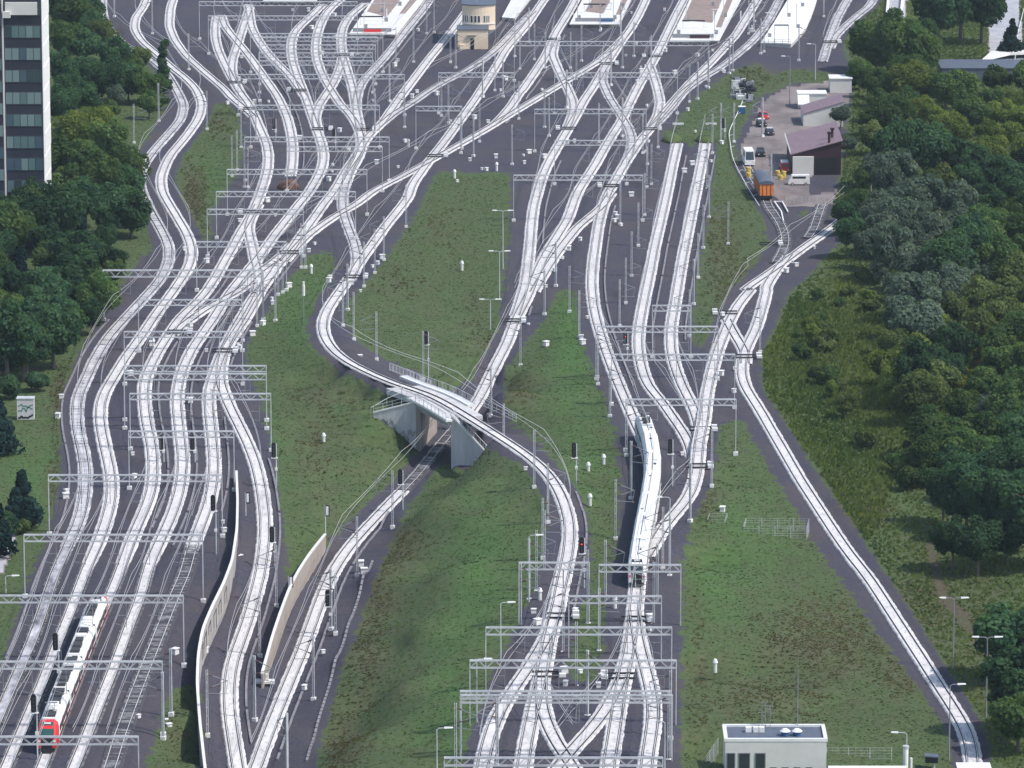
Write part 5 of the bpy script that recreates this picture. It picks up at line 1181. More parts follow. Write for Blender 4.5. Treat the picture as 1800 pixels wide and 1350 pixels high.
p = W(1637, 1352, 0); o = thing('lineside_hut', 'dark little roofed hut with a white leg near the spur track', 'hut', (p.x, p.y, 0)); mb = MB(); mb.box(0,0,1.5,1.7,1.4,.9); mb.build('cabin', M['black'], o); mb = MB(); mb.hexa([(-.95,-.8,1.95),(.95,-.8,1.8),(.95,.8,1.8),(-.95,.8,1.95),(-.95,-.8,2.1),(.95,-.8,1.95),(.95,.8,1.95),(-.95,.8,2.1)]); mb.build('roof', M['roofgrey'], o); mb = MB(); mb.box(.4,-.2,.5,.25,.25,1.1); mb.build('leg', M['white'], o)
# ---------------------------------------------------------------- enclosures on the field
def pen(label, pts, h, posts=2.6, mt='steel', leaf=True):
    P = [W(x, y, 0) for x, y in pts]; org = P[0].copy(); o = thing('wire_fence', label, 'fence', org)
    for a, b2 in zip(P, P[1:]):
        L = (b2-a).length; n_ = max(1, round(L/posts))
        for k in range(n_+1):
            q_ = a.lerp(b2, k/n_)-org; mb = MB(); mb.bar(q_, q_+Vector((0,0,h)), .1); 
            if k or a is P[0]: mb.build('post', M[mt], o)
        mb = MB()
        for z in np.linspace(.1, h, 7): mb.bar(a-org+Vector((0,0,z)), b2-org+Vector((0,0,z)), .022)
        for k in range(int(L/.8)): q_ = a.lerp(b2, k*.8/L)-org; mb.bar(q_, q_+Vector((0,0,h)), .018)
        mb.build('mesh', M[mt], o)
    return o
pen('small square wire pen on the right field', [(1243,941),(1274,941),(1278,930),(1247,930),(1243,941)], 2.6)
pen('long rectangular wire pen on the right field', [(1306,950),(1418,951),(1422,937),(1311,936),(1306,950)], 2.4)
pen('wire fence running right from the corner building', [(1453,1345),(1567,1345)], 2.5, 2.9)
pen('wire fence left of the corner building', [(1240,1362),(1262,1330)], 2.6, 3)
p = W(1251, 941, 0); o = thing('vent_post', 'white cylinder post inside the small square pen', 'marker post', p); mb = MB(); mb.tube([(0,0,0),(0,0,1.9)], .28, 10); mb.build('tube', M['white'], o)
# painted concrete panel on the left grass
p = W(45, 738, 0); o = thing('concrete_kiosk', 'pale concrete kiosk with teal and black sprayed scrawl on the left grass', 'kiosk', (p.x, p.y, 0)); mb = MB(); mb.box(0, .9, 1.9, 3.0, 1.8, 3.8); bd = mb.build('wall', M['concrete'], o)
mb = MB(); mb.box(0, .9, 3.86, 3.2, 2.0, .14); mb.build('roof', M['steel'], o)
M['tealp'] = mat('teal_spray_paint', (.02,.16,.13), .7)
rr = random.Random(11)
for mt_, zc, sd_ in ((M['tealp'], 2.5, 1), (M['tealp'], 1.9, 2), (M['black'], .7, 3)):
    mb = MB(); pts = [Vector((-1.3+2.6*k/9, -.02, zc+rr.uniform(-.45, .45))) for k in range(10)]
    for a, b2 in zip(pts, pts[1:]): mb.bar(a, b2, .03, .16 if sd_ < 3 else .3)
    mb.build('scrawl', mt_, o)
p = W(10, 1040, 0); lamp(10, 1042, 2.6, 'stubby lamp on the far left verge by the dark road')
# buffers and mounds at track ends
def mound(x, y, label, mt, w_=4.6, d_=5, h=1.3):
    p = W(x, y, 0); o = thing('buffer_mound', label, 'buffer mound', (p.x, p.y, .0)); mb = MB(); r_ = random.Random(x); n_ = 14; rings = []
    for k, (f_, z) in enumerate(((1, -.1), (.85, .45*h), (.6, .85*h), (.25, h))):
        rings.append([(math.cos(2*math.pi*i/n_)*w_/2*f_*r_.uniform(.92, 1.08), math.sin(2*math.pi*i/n_)*d_/2*f_*r_.uniform(.92, 1.08), z*r_.uniform(.9, 1.1)) for i in range(n_)])
    loft(mb, rings); mb.build('earth', mt, o, True)
    return o
M['redearth'] = mat('reddish_earth', (.17,.085,.055), .95, 0, (.08,.045,.035), 1.2, .4)
M['turf'] = mat('rough_turf', (.04,.08,.02), .95, 0, (.09,.11,.035), 1.5, .5)
mound(507, 330, 'reddish earth buffer mound at the end of the left dead-end siding', M['redearth'], 5.2, 8, 1.7)
mound(1181, 247, 'grassy buffer mound closing the left straight siding', M['turf'], 5.2, 9, 1.4); mound(1241, 247, 'grassy buffer mound closing the right straight siding', M['turf'], 5.2, 9, 1.4)
def buffer(x, y, label):
    p = W(x, y, 0); o = thing('buffer_stop', label, 'buffer stop', (p.x, p.y, .1)); mb = MB()
    for s_ in (-1, 1): mb.bar((s_*.75, 0, 0), (s_*.75, 0, 1.7), .16); mb.bar((s_*.75, 0, 1.4), (s_*.75, 1.8, 0), .12)
    mb.build('frame', M['steel_dark'], o); mb = MB(); mb.box(0, -.1, 1.35, 2.6, .2, .45); mb.build('cross_beam', M['white'], o)
buffer(1192, 228, 'pale timbered buffer stop behind the left straight siding'); buffer(1250, 228, 'pale timbered buffer stop behind the right straight siding'); buffer(506, 316, 'timbered buffer stop in front of the reddish mound')
# ---------------------------------------------------------------- depot yard
block('depot_building', 'white flat-roofed hut behind the depot, partly under the trees', 'building', 1459, 1497, 163, 3.4, 6, M['greige'], M['white'])
o, wl_, wd = block('depot_building', 'two-part white depot building with bright roof slabs', 'building', 1403, 1452, 190, 3.4, 5, M['greige'], M['white'])
mb = MB(); mb.hexa([(-wd/2-.2,-2.6,1.2),(-wd/2+2.6,-2.6,1.2),(-wd/2+2.6,-.1,3.2),(-wd/2-.2,-.1,3.2),(-wd/2-.2,-2.6,1.32),(-wd/2+2.6,-2.6,1.32),(-wd/2+2.6,-.1,3.32),(-wd/2-.2,-.1,3.32)]); mb.build('lean_to', M['white'], o)
block('depot_building', 'maroon-roofed middle depot building with a pale gable', 'building', 1412, 1482, 222, 2.8, 12, M['greige'], M['purple'], roof='shed', rise=3.0)
o, wl_, wd = block('depot_shed', 'large depot shed with faded maroon roof and dark open front', 'building', 1393, 1478, 308, 4.6, 26, M['maroon'], M['purple'], roof='shed', rise=3.2, over=.35)
mb = MB(); mb.box(-wd/2+2.35, -.35, 2.1, 4.7, .8, 4.4); mb.build('front_bay', M['greige'], o)
mb = MB(); mb.box(-wd/2+7.6, -.06, 2.0, 4.8, .1, 4.0); mb.build('opening_shade', M['black'], o)  # black panel paints the shade inside the open front
for dx_2, yy in ((4.6, 7), (3.6, 1.6)):
    mb = MB(); mb.tube([(dx_2-.8, yy, 6), (dx_2-.8, yy, 9.3)], .3, 8); mb.box(dx_2-.8, yy, 9.4, .9, .9, .4); mb.build('vent_chimney', M['maroon'], o)
railing([Vector((-wd/2-.5, k*3.2, 4.7)) for k in range(9)], .7, 'gutter_guard', o, M['white'])
def vehicle(x, y, kind, colm, label, rz, cat='car', roofm=None, group=None, name=None, sc=1):
    p = W(x, y, 0); o = thing(name or cat.replace(' ', '_'), label, cat, (p.x, p.y, gz(p.x, p.y)+.02), rz, group)
    dims = dict(car=(1.75, 4.3, .55, .95, 1.45), suv=(1.85, 4.5, .6, 1.1, 1.75), van=(1.95, 4.9, .55, 1.3, 2.2), box=(2.4, 6.6, .9, 1.3, 3.3))[kind]
    w_, l_, z0, z1, z2 = dims; h_ = w_/2
    def ring(y, z, k=1): return [(-h_*k, y, z), (h_*k, y, z)]
    mb = MB()
    mb.hexa([(-h_,-l_/2,.3),(h_,-l_/2,.3),(h_,l_/2,.3),(-h_,l_/2,.3),(-h_*.96,-l_/2+.1,z1),(h_*.96,-l_/2+.1,z1),(h_*.96,l_/2-.1,z1),(-h_*.96,l_/2-.1,z1)]); bd = mb.build('body', colm, o)
    if kind in ('car', 'suv'): y0, y1, y2, y3 = -l_*.24, -l_*.1, l_*.28, l_*.42
    else: y0, y1, y2, y3 = -l_*.46, -l_*.32, l_*.46, l_*.49
    mb = MB(); mb.hexa([(-h_*.95,y0,z1),(h_*.95,y0,z1),(h_*.95,y3,z1),(-h_*.95,y3,z1),(-h_*.82,y1,z2),(h_*.82,y1,z2),(h_*.82,y2,z2),(-h_*.82,y2,z2)]); cb_ = mb.build('cabin', M['glass'] if kind in ('car', 'suv') else colm, o)
    mb = MB(); mb.box(0, (y1+y2)/2, z2+.02, h_*1.68, y2-y1+.1, .07); mb.build('roof', roofm or colm, o)
    if kind in ('van', 'box'):
        mb = MB(); mb.hexa([(-h_*.8,y0-.04,z1+.1),(h_*.8,y0-.04,z1+.1),(h_*.8,y0,z1+.1),(-h_*.8,y0,z1+.1),(-h_*.74,y1-.12,z2-.2),(h_*.74,y1-.12,z2-.2),(h_*.74,y1,z2-.2),(-h_*.74,y1,z2-.2)]); mb.build('windscreen', M['glass'], o)
        mb = MB()
        for s_ in (-1, 1): mb.box(s_*h_*.93, 0, (z1+z2)/2+.05, .06, l_*.6, (z2-z1)*.5)
        mb.build('side_window', M['glass'], o)
    for sx in (-1, 1):
        for yy in (-l_*.31, l_*.3):
            mb = MB(); mb.tube([(sx*h_*.98-.12, yy, .34), (sx*h_*.98+.08, yy, .34)], .34, 12); wh = mb.build('wheel', M['dark'], o); mb = MB(); mb.tube([(sx*h_*.98+sx*.02, yy, .34), (sx*h_*.98+sx*.1, yy, .34)], .17, 10); mb.build('rim', M['steel'], wh)
        mb = MB(); mb.box(sx*h_*.72, -l_/2+.03, z0+.15, .3, .08, .16); mb.build('headlight', M['lampglow'], o)
    return o
vehicle(1353, 236, 'car', M['nav'], 'dark blue car with an open door in the depot yard', .1, roofm=M['steel'])
vehicle(1338.5, 222, 'suv', M['black'], 'black car with a white bonnet parked left of the open-door car', .15, roofm=M['white'])
vehicle(1342, 208, 'car', M['red'], 'bright red car, rearmost in the depot yard', .2)
vehicle(1337, 274, 'suv', M['black'], 'black car parked beside the white lorry', .05)
vehicle(1379, 301, 'van', M['red'], 'tall red van with a white roof beside the depot shed', .02, 'van', M['white'], sc=1.2)
bpy.context.view_layer.update()
vehicle(1404, 325, 'van', M['concrete_w'], 'cream van parked sideways in front of the depot shed', -math.pi/2+.05, 'van', M['white'])
vehicle(1316, 288, 'box', M['white'], 'white lorry with a boxy body by the curved pipe', .05, 'lorry', M['white'])
# orange wagon on the depot track
p5 = TR['z5']['path']; s5 = s_at_row(p5, 354); a = along(p5, s5); b2 = along(p5, s5-14); rz = math.atan2((a-b2).y, (a-b2).x)+math.pi/2; org = (a+b2)/2
o = thing('railway_wagon', 'orange railway wagon with a dark rounded roof on the depot track', 'wagon', (org.x, org.y, org.z+.25), rz)
L = 14; mb = MB(); mb.box(0, 0, 2.3, 3.0, L, 2.6); bd = mb.build('body', M['orange'], o)
mb = MB(); arc = [(math.cos(math.pi*k/10)*1.62, 3.55+math.sin(math.pi*k/10)*.75) for k in range(11)]; loft(mb, [[(x, -L/2-.15, z) for x, z in arc], [(x, L/2+.15, z) for x, z in arc]]); mb.build('roof', M['roofgrey'], o, False)
mb = MB(); mb.box(0, 0, .7, 2.6, L*.98, .6); mb.build('underframe', M['black'], o)
for yy in (-L*.34, L*.34):
    mb = MB(); mb.box(0, yy, .35, 2.2, 2.6, .5); bg_ = mb.build('bogie', M['dark'], o)
    for k in (-.9, .9):
        mb = MB(); mb.tube([(-.85, yy+k, .35), (.85, yy+k, .35)], .42, 12); mb.build('wheel', M['steel_dark'], bg_)
mb = MB()
for k in range(7):
    for s_ in (-1, 1): mb.box(s_*1.53, -L/2+1+k*2, 2.3, .08, .12, 2.6)
for x in (-.9, 0, .9): mb.box(x, -L/2-.03, 2.3, .12, .08, 2.6)
mb.build('rib', M['redearth'], bd)
for x in (-.9, .9):
    mb = MB(); mb.tube([(x, -L/2, .95), (x, -L/2-.6, .95)], .22, 10); mb.build('buffer', M['black'], o)
# curved white pipe with brackets
pts = [W(x, y, .5) for x, y in parse('w 340,-20 290,100 230,230 170,360 160,430 175,520 190,640 220,760 270,870 330,980 390,1090 470,1220 560,1360')]
P = smooth_path([tuple(p) for p in pts], 2, 1.0); o = thing('lineside_pipe', 'thin white pipe curving along the grass edge beside the depot', 'pipe', tuple(P[0])); mb = MB(); mb.tube([Vector(q)-Vector(P[0]) for q in P], .09, 6); mb.build('pipe_run', M['white'], o)
for i in range(4, len(P)-3, max(1, len(P)//9)):
    q_ = Vector(P[i])-Vector(P[0]); mb = MB(); mb.bar(q_-Vector((0,0,.5)), q_, .1); mb.bar(q_, q_+Vector((.9,0,.35)), .09); mb.build('bracket', M['white'], o)
# yellow stacks, blue tank, crates and scrap
for i, (x, y, n_) in enumerate([(1315,305,4),(1316,312,3),(1367,308,3),(1377,312,4),(1372,316,3)]):
    p = W(x, y, 0)
    lab = ['yellow drum stack beside the orange wagon, the rear one','yellow drum stack beside the orange wagon, the front one','yellow sack pile before the red van, left','yellow sack pile before the red van, right','yellow sack pile before the red van, nearest'][i]
    mb = MB()
    for k in range(n_): mb.tube([(.1*(k % 2), 0, .05+k*.36), (.1*(k % 2), 0, .36+k*.36)], .55, 9)
    tag(mb.build('yellow_stack', M['yellow']), lab, 'stack', 'yellow stacks in the depot yard').location = p
p = W(1304, 199, 0); o = thing('water_tank', 'small blue tank on the grass above the curved pipe', 'tank', p); mb = MB(); mb.box(0,0,.8,1.6,1.5,1.6); mb.build('tank_body', M['blue'], o); mb = MB(); mb.box(0,0,1.65,1.7,1.6,.1); mb.build('lid', M['white'], o)
rr = random.Random(21)
for i in range(26):
    x = 1288+rr.uniform(0, 36); y = 142+i*1.45; p = W(x, y, 0)
    mb = MB(); w_, d2, h_ = rr.uniform(.8, 2.2), rr.uniform(.8, 2.4), rr.uniform(.5, 1.6)
    for sx in (-1, 1):
        for sy_ in (-1, 1): mb.bar((sx*w_/2, sy_*d2/2, 0), (sx*w_/2, sy_*d2/2, h_), .12)
    for z in (.1, h_):
        mb.bar((-w_/2,-d2/2,z),(w_/2,-d2/2,z),.12); mb.bar((w_/2,-d2/2,z),(w_/2,d2/2,z),.12); mb.bar((w_/2,d2/2,z),(-w_/2,d2/2,z),.12); mb.bar((-w_/2,d2/2,z),(-w_/2,-d2/2,z),.12)
    mb.box(0, 0, h_*.4, w_*.8, d2*.8, h_*.7)
    tag(mb.build('scrap_frame', M[['steel_dark','black','white','nav','steel'][i % 5]]), 'angular scrap frame heaped in the narrow dark yard above the depot', 'scrap', 'scrap frames in the narrow yard').location = p
# rack of pipes beside the wagon, gate at depot mouth
o0 = W(1366, 370, 0); o = thing('cable_ramp', 'white-edged narrow ramp beside the depot track', 'ramp', o0); mb = MB()
a, b2, c_, d2 = [W(x, y, .4)-o0 for x, y in ((1361,354),(1375,354),(1385,372),(1377,388))]
mb.bar(a, c_-Vector((1.4,0,0)), .25); mb.bar(b2, c_, .25); mb.bar(a, b2, .2); mb.bar(c_-Vector((1.4,0,0)), d2, .25); mb.build('edge', M['white'], o)
pen('grey metal gate across the depot mouth', [(1382,358),(1450,358)], 1.6, 1.6)
# far top right
block('warehouse', 'long low slate-blue roof behind the wood at the upper right', 'building', 1655, 1860, 143, 3.2, 14, M['roofgrey'], M['roofgrey'])
def strip(name, pts, z, thk, mt):
    o, org = slab(name, pts, z, thk, mt); o['kind'] = 'structure'; return o
strip('road_bridge', [(1728,118),(1745,100),(1775,93),(1850,90),(1850,80),(1775,84),(1742,90),(1722,108)], 1.6, .6, M['concrete_w'])
o, org = slab('road_parapet', [(1553,62),(1557,62),(1570,-60),(1565,-60)], 1.0, .9, M['white']); tag(o, 'white parapet on the left of the path at the upper right', 'parapet')
o, org = slab('road_parapet', [(1577,62),(1581,62),(1596,-60),(1591,-60)], 1.0, .9, M['white']); tag(o, 'white parapet on the right of the path at the upper right', 'parapet')
p0 = [W(x, y, 0) for x, y in ((1783,118),(1790,60),(1800,20))]
o = thing('guard_rail', 'white guard rail beside the pale road at the upper right', 'guard rail', p0[0]); mb = MB()
for a, b2 in zip(p0, p0[1:]): mb.bar(a-p0[0]+Vector((0,0,.8)), b2-p0[0]+Vector((0,0,.8)), .12, .35)
mb.build('beam', M['white'], o)
# ---------------------------------------------------------------- trees
def crown(kind, seed, R=5.0, h=9.0, base=1.2, n_blob=26, leaves=215, leaf=.27, shape='round'):
    r = np.random.default_rng(seed); V = []; T = []
    for b_ in range(n_blob):
        if shape == 'column': zz = base+(h-base)*((b_+.5)/n_blob); rad = R*(1-.55*((zz-base)/(h-base))**2)*.55; c = np.array([r.normal(0, rad*.5), r.normal(0, rad*.5), zz]); br_ = rad*.9
        elif shape == 'cone': zz = base+(h-base)*((b_+.5)/n_blob); rad = R*(1-.93*(zz-base)/(h-base)); a = r.uniform(0, 6.28); c = np.array([math.cos(a)*rad*.5, math.sin(a)*rad*.5, zz]); br_ = max(.35, rad*.62)
        else:
            d = r.normal(size=3); d /= np.linalg.norm(d); d[2] = d[2]*.8+.15
            q = r.uniform(.35, 1)**.6
            hz = (h-base)/2; c = np.array([d[0]*R*.72*q, d[1]*R*.72*q, base+hz+d[2]*hz*.75*q]); br_ = R*r.uniform(.22, .42)
        n_ = int(leaves*(br_/(R*.32))**1.6) if shape == 'round' else leaves
        n_ = max(20, min(n_, 420))
        d = r.normal(size=(n_, 3)); d /= np.linalg.norm(d, axis=1)[:, None]
        P = c+d*(br_*r.uniform(.72, 1.12, n_))[:, None]*np.array([1, 1, .8])
        P = P[P[:, 2] > base*.6]; d = d[:len(P)]; n_ = len(P)
        nr = d+r.normal(0, .55, (n_, 3))+np.array([0, 0, .35]); nr /= np.linalg.norm(nr, axis=1)[:, None]
        a = np.cross(nr, r.normal(size=(n_, 3))); a /= np.linalg.norm(a, axis=1)[:, None]; b2 = np.cross(nr, a)
        s_ = (leaf*r.uniform(.5, 1.35, n_))[:, None]; a = a*s_; b2 = b2*s_*.75
        V.append(np.stack([P-a-b2, P+a-b2*.6, P+a*.8+b2, P-a*.7+b2*.8], 1)); T.append(np.clip(r.normal(.45, .2, n_)+r.normal(0, .26), 0, 1))
    V = np.concatenate(V); T = np.concatenate(T)
    o = quads_object('crown', V, LEAF[kind], T); return o
def make_tree(kind, seed, R, h, shape='round', bark='bark', base=None, leaf=.30, name='broadleaf_tree', **kw):
    base = h*.06 if base is None else base
    th = thing(name, 'x', 'tree'); cr = crown(kind, seed, R, h, base, shape=shape, leaf=leaf, **kw); cr.parent = th
    mb = MB(); rr = random.Random(seed); top = Vector((rr.uniform(-.3, .3), rr.uniform(-.3, .3), h*.7))
    mb.tube([(0,0,-.3), top*.5+Vector((rr.uniform(-.2,.2), 0, 0)), top], R*.06+.06, 7, 0, .06)
    for k in range(5):
        f_ = .35+.12*k; a = rr.uniform(0, 6.28); q_ = top*f_; mb.tube([q_, q_+Vector((math.cos(a)*R*.35, math.sin(a)*R*.35, h*.14)), q_+Vector((math.cos(a)*R*.62, math.sin(a)*R*.62, h*.2))], R*.025+.03, 5, 0, .03)
    mb.build('trunk', M[bark], th)
    return th
PROTO = {}
def pr_(kind, n_, **kw): PROTO[kind] = [make_tree(kw.get('leafk', kind), 100+i*17+len(kind), bark=kw.get('bark', 'bark'), shape=kw.get('shape', 'round'), R=kw.get('R', 5)*(1+.12*((i*2)%5-2)*.5), h=kw.get('h', 10.5)*(1+.09*(i-1)), leaf=kw.get('leaf', .27), n_blob=kw.get('n_blob', 26), name=kw.get('name', 'broadleaf_tree')) for i in range(n_)]
pr_('dark', 5, n_blob=32); pr_('mid', 5, n_blob=30); pr_('lime', 3); pr_('olive', 3, n_blob=24); pr_('silver', 2, n_blob=34, leaf=.24, bark='bark_w', name='willow_tree')
pr_('gold', 1, R=3, h=5.5, n_blob=18); pr_('conifer', 2, shape='cone', R=3.4, h=9, n_blob=30, leafk='conifer', name='conifer_tree'); pr_('column', 1, shape='column', R=2.6, h=17, leafk='dark', n_blob=30, name='poplar_tree')
pr_('bush', 2, R=3.0, h=3.8, leafk='olive', n_blob=16, leaf=.25, name='bush'); pr_('gbush', 2, R=3.0, h=4.2, leafk='mid', n_blob=16, leaf=.25, name='bush'); pr_('dbush', 1, R=3.2, h=4.5, leafk='dark', n_blob=18, leaf=.25, name='bush')
PH = {k: v[0]['name'] if False else None for k, v in PROTO.items()}
HT = {}
for k, v in PROTO.items():
    for o in v: HT[o.name] = max(c.bound_box[6][2] if False else max(b_[2] for b_ in c.bound_box) for c in o.children if c.name.startswith('crown'))
used = set(); cnt = 0
DESC = dict(dark='dark green broadleaf tree', mid='mid green broadleaf tree', lime='fresh yellow-green broadleaf tree', olive='dull olive broadleaf tree', silver='silvery grey-green willow tree', gold='golden tinged small tree', conifer='blackish spreading conifer', column='tall narrow dark poplar', bush='low olive bush', gbush='low green bush', dbush='low dark bush')
def plant(x, ytop, kind, sc=1.0, label=None, where='in the wood on the right', group=None, hz=None):
    """x, ytop: sighted top of the crown; the foot follows from the tree's height"""
    global cnt
    rr = random.Random(int(x*13+ytop*7)); v = PROTO[kind]; src = v[rr.randrange(len(v))]
    hh = HT[src.name]*sc*(hz or 1); p = W(x, ytop, hh); rz = rr.uniform(0, 6.28)
    # never on the rails
    d2 = np.hypot(ALLP[:, 0]-p.x, ALLP[:, 1]-p.y).min()
    if d2 < 2.6: return None
    lab = label or f'{DESC[kind]} {where}'; g = group or (None if label else f'{DESC[kind]}s {where}')
    s3 = (sc*rr.uniform(.82, 1.18), sc*rr.uniform(.82, 1.18), sc*rr.uniform(.9, 1.15)*(hz or 1))
    if src.name not in used:
        used.add(src.name); src.location = p if False else (p.x, p.y, 0); src.rotation_euler = (0, 0, rz); src.scale = s3; src['label'] = lab
        if g: src['group'] = g
        o = src
    else:
        o = dup(src, (p.x, p.y, 0), rz, lab, g, s3)
        if not g and 'group' in o: del o['group']
    o['category'] = 'bush' if 'bush' in kind else 'tree'; o.location.z = 0 if x > 1300 or x < 340 else gz(p.x, p.y)
    cnt += 1; return o
# right wood: rows from far to near, left limit follows the photograph's edge of the wood
edge = [(-10,1600),(20,1555),(60,1525),(100,1500),(130,1500),(160,1505),(235,1500),(262,1490),(300,1468),(345,1475),(395,1500),(430,1500),(480,1545),(520,1560),(560,1560),(600,1535),(640,1525),(680,1570),(730,1610),(780,1640),(850,1650)]
SEED = [(1540,60,'mid'),(1600,90,'mid'),(1560,170,'mid'),(1640,180,'lime'),(1720,160,'mid'),(1780,200,'lime'),(1500,200,'olive'),(1600,220,'dark'),(1700,250,'dark'),(1780,290,'dark'),(1500,300,'mid'),(1560,280,'silver'),(1640,270,'olive'),(1600,345,'silver'),(1660,360,'silver'),(1560,370,'silver'),(1700,400,'dark'),(1500,350,'dark'),
 (1760,380,'mid'),(1620,420,'silver'),(1560,450,'silver'),(1700,460,'silver'),(1790,450,'olive'),(1750,500,'olive'),(1600,500,'silver'),(1540,530,'dark'),(1620,560,'lime'),(1560,560,'olive'),(1680,545,'olive'),(1740,600,'gold'),(1660,600,'dark'),(1500,620,'mid'),(1560,640,'lime'),(1620,650,'olive'),(1790,590,'mid'),(1700,660,'gold'),(1780,660,'mid'),(1580,700,'mid'),(1640,720,'mid'),(1700,720,'mid'),(1760,720,'dark'),(1740,690,'silver'),(1640,800,'dark'),(1700,800,'dark'),(1780,800,'dark'),(1660,860,'dark'),(1740,860,'dark'),(1800,880,'dark'),(1600,780,'mid'),(1650,0,'dark'),(1700,40,'dark'),(1460,620,'mid'),(1420,640,'lime')]
def kind_at(x, y):
    return min(SEED, key=lambda q: (q[0]-x)**2+((q[1]-y)*1.2)**2)[2]
rr = random.Random(77); y = 30
while y < 862:
    xl = np.interp(y, [a for a, b2 in edge], [b2 for a, b2 in edge])
    x = xl+rr.uniform(0, 22)+18
    step = 46
    while x < 1850:
        if not (y < 105 and x > 1640):
            k = kind_at(x, y)
            sc = rr.uniform(.72, 1.12)*(1.1 if k in ('silver', 'dark') else .95)
            if x < xl+60: sc *= .8
            plant(x+rr.uniform(-10, 10), y+rr.uniform(-12, 12), k, sc)
        x += step*rr.uniform(.8, 1.25)
    y += 29
# shrubs along the front of the wood
rr = random.Random(5)
for i in range(26):
    y = rr.uniform(470, 830); xl = np.interp(y, [470,520,600,680,760,830], [1470,1425,1400,1435,1520,1590]); xr = np.interp(y, [470,560,640,700,830], [1540,1540,1480,1560,1640])
    kk_ = rr.choice(['bush','gbush','bush','lime','gbush','olive']); plant(rr.uniform(xl, xr), y, kk_, rr.uniform(.45, 1.0)*(.5 if kk_ in ('lime','olive') else 1), where='on the wild verge right of the spur track')
for x, y, k, s_, l in [(1690,-75,'dark',2.0,'tall dark tree before the pale road, left of the pair'),(1728,-45,'dark',1.6,'tall dark tree before the pale road, right of the pair'),(1652,-30,'dark',1.5,'dark tree beside the twin white parapets'),
   (1782,1058,'dark',1.3,'big dark tree cut by the right edge, upper of three'),(1800,1130,'dark',1.2,'big dark tree cut by the right edge, middle of three'),(1792,1215,'mid',1.0,'green tree cut by the right edge, lowest of three'),
   (1478,185,'silver',.62,'small silvery willow in front of the maroon-roofed depot building'),(1488,235,'silver',.6,'small silvery willow beside the roof chimneys of the depot shed'),(1780,35,'conifer',1.0,'thin dark conifer beside the pale road'),(1530,38,'mid',1.45,'large green tree in front of the left white parapet'),(1585,25,'mid',1.3,'large green tree in front of the right white parapet'),(1628,60,'mid',1.35,'large green tree left of the slate-blue roof'),(1600,100,'lime',1.2,'fresh green tree at the left end of the slate-blue roof'),(1512,100,'mid',.75,'bushy green tree left of the white parapets'),(1490,125,'dbush',1.0,'dark bush above the white depot hut'),
   (1676,905,'dark',.75,'low dark tree at the lower tip of the wood'),(1720,900,'dark',.85,'dark tree at the lower front of the wood'),(1770,905,'dark',.9,'dark tree at the lower front of the wood beside the edge'),(1585,790,'gbush',1.0,'lone green bush left of the dark lower wood'),(1745,925,'gold',.8,'small golden shrub at the foot of the dark wood'),(1410,600,'gbush',.9,'green bush nearest the lower depot neck')]:
    plant(x, y, k, s_, l)
# left wood
for x, y, k, s_ in [(108,-30,'dark',1.2),(135,-20,'mid',1.2),(160,-15,'dark',1.1),(120,35,'mid',1.0),(150,45,'dark',1.1),(180,40,'olive',.9),(165,20,'dark',1.0),(200,70,'dark',1.0),(215,82,'mid',.9),(245,82,'olive',.75),(232,90,'mid',.7),(110,90,'dark',1.0),(140,95,'dark',1.05),(170,105,'dark',1.0),(195,110,'dark',.9),(225,115,'dark',.8),(250,120,'mid',.7),(270,130,'mid',.6),(120,130,'dark',.9),(150,140,'dark',.8),
   (262,160,'mid',.65),(280,165,'gbush',1.0),(190,175,'gbush',1.1),(105,150,'dark',.9),
   (128,198,'lime',.95),(160,196,'lime',1.05),(190,215,'mid',1.1),(115,225,'mid',1.1),(150,240,'mid',1.15),(215,252,'mid',1.0),(180,262,'mid',1.1),(120,280,'mid',1.1),(225,300,'dark',.85),(150,300,'dark',1.1),(195,310,'dark',1.05),(240,345,'dark',.75)]:
    if k == 'gbush': plant(x, y, k, s_, where='in the left wood by the curving tracks')
    else: plant(x, y, k, s_, where='in the left wood by the curving tracks')
for x, y, k, s_ in [(-20,322,'dark',1.15),(12,318,'mid',1.1),(40,325,'dark',1.15),(66,320,'mid',1.05),(92,326,'dark',1.1),(28,345,'dark',1.2),(75,348,'dark',1.2)]: plant(x, y, k, s_, where='in the dark wood below the tower')
rr = random.Random(9); y = 335
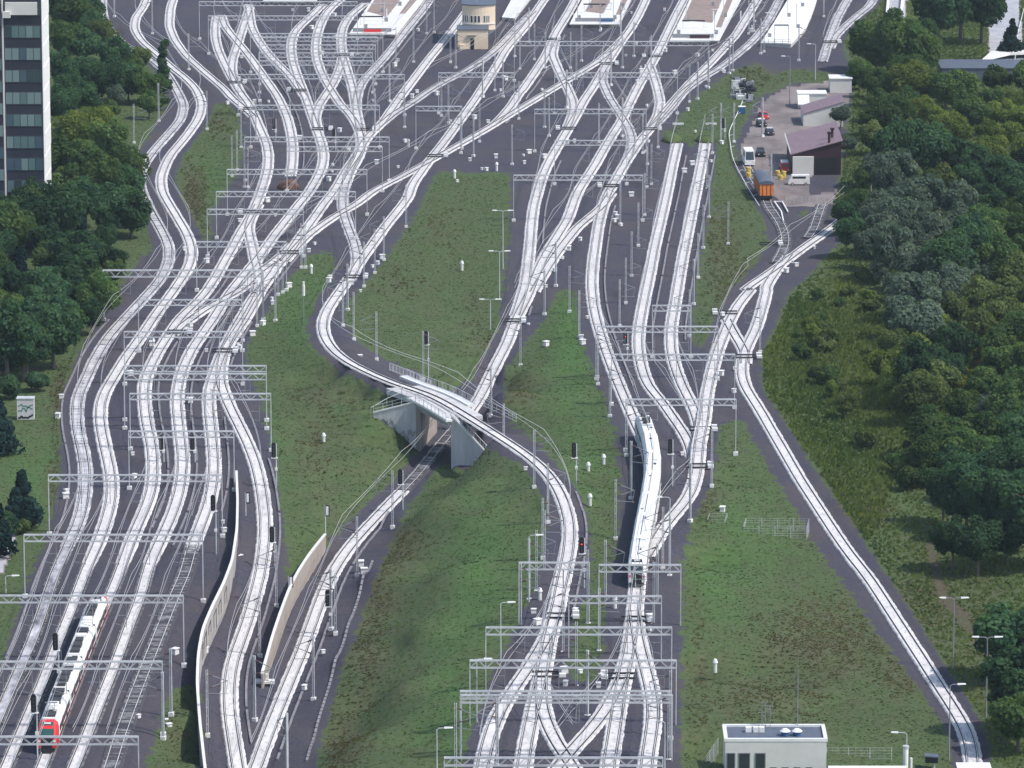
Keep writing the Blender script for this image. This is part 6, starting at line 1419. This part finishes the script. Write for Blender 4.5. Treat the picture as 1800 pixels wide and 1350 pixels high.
while y < 588:
    x = rr.uniform(-60, -20); xr = np.interp(y, [335,400,450,500,560,640], [235,215,205,178,135,80])
    while x < xr: 
        plant(x, y+rr.uniform(-10, 10), rr.choice(['dark','dark','mid','dark','conifer']) if x < 150 else rr.choice(['dark','mid']), rr.uniform(.8, 1.2)*(.75 if x > xr-50 else 1), where='in the dark wood below the tower'); x += rr.uniform(34, 58)
    y += 30
for x, y, k, s_, l in [(287,62,'column',.9,'tall dark column-shaped tree right beside the second left track'),(205,148,'silver',.75,'pale silvery round tree in the left wood'),(38,826,'conifer',1.15,'wide blackish conifer on the left grass'),(-5,695,'conifer',1.1,'blackish conifer cut by the left edge above the wide one'),(-12,860,'conifer',1.3,'blackish conifer cut by the left edge beside the wide one'),(10,900,'dbush',1.0,'dark bush under the wide blackish conifer'),(38,910,'bush',.8,'yellowish bush at the left edge near the dark road'),(15,655,'dbush',1.1,'dark bush at the lower edge of the dark wood'),(62,650,'dbush',.9,'small dark bush right at the lower edge of the dark wood'),(320,118,'gbush',.5,'small bright bush between the two upper left curves'),(352,142,'gbush',.55,'bright bush beside the mast between the upper left curves')]:
    plant(x, y, k, s_, l)
for k, v in PROTO.items():                       # source trees that found no place are dropped
    for o in v:
        if o.name not in used:
            for c in list(o.children): bpy.data.objects.remove(c)
            bpy.data.objects.remove(o)
print('trees', cnt)
# ---------------------------------------------------------------- the hazy air of a long view
hb = MB(); hb.hexa([(-900, -60, -8), (900, -60, -8), (900, 1750, -8), (-900, 1750, -8), (-900, -60, 222), (900, -60, 222), (900, 1750, 222), (-900, 1750, 222)])
hm = bpy.data.materials.new('thin_haze'); hm.use_nodes = True; n = hm.node_tree; n.nodes.clear()
ho = n.nodes.new('ShaderNodeOutputMaterial'); hv = n.nodes.new('ShaderNodeVolumePrincipled'); hv.inputs['Color'].default_value = (.72,.84,1,1); hv.inputs['Density'].default_value = .00004; hv.inputs['Anisotropy'].default_value = .2
n.links.new(hv.outputs[0], ho.inputs['Volume']); hz = hb.build('haze', hm); hz['kind'] = 'stuff'
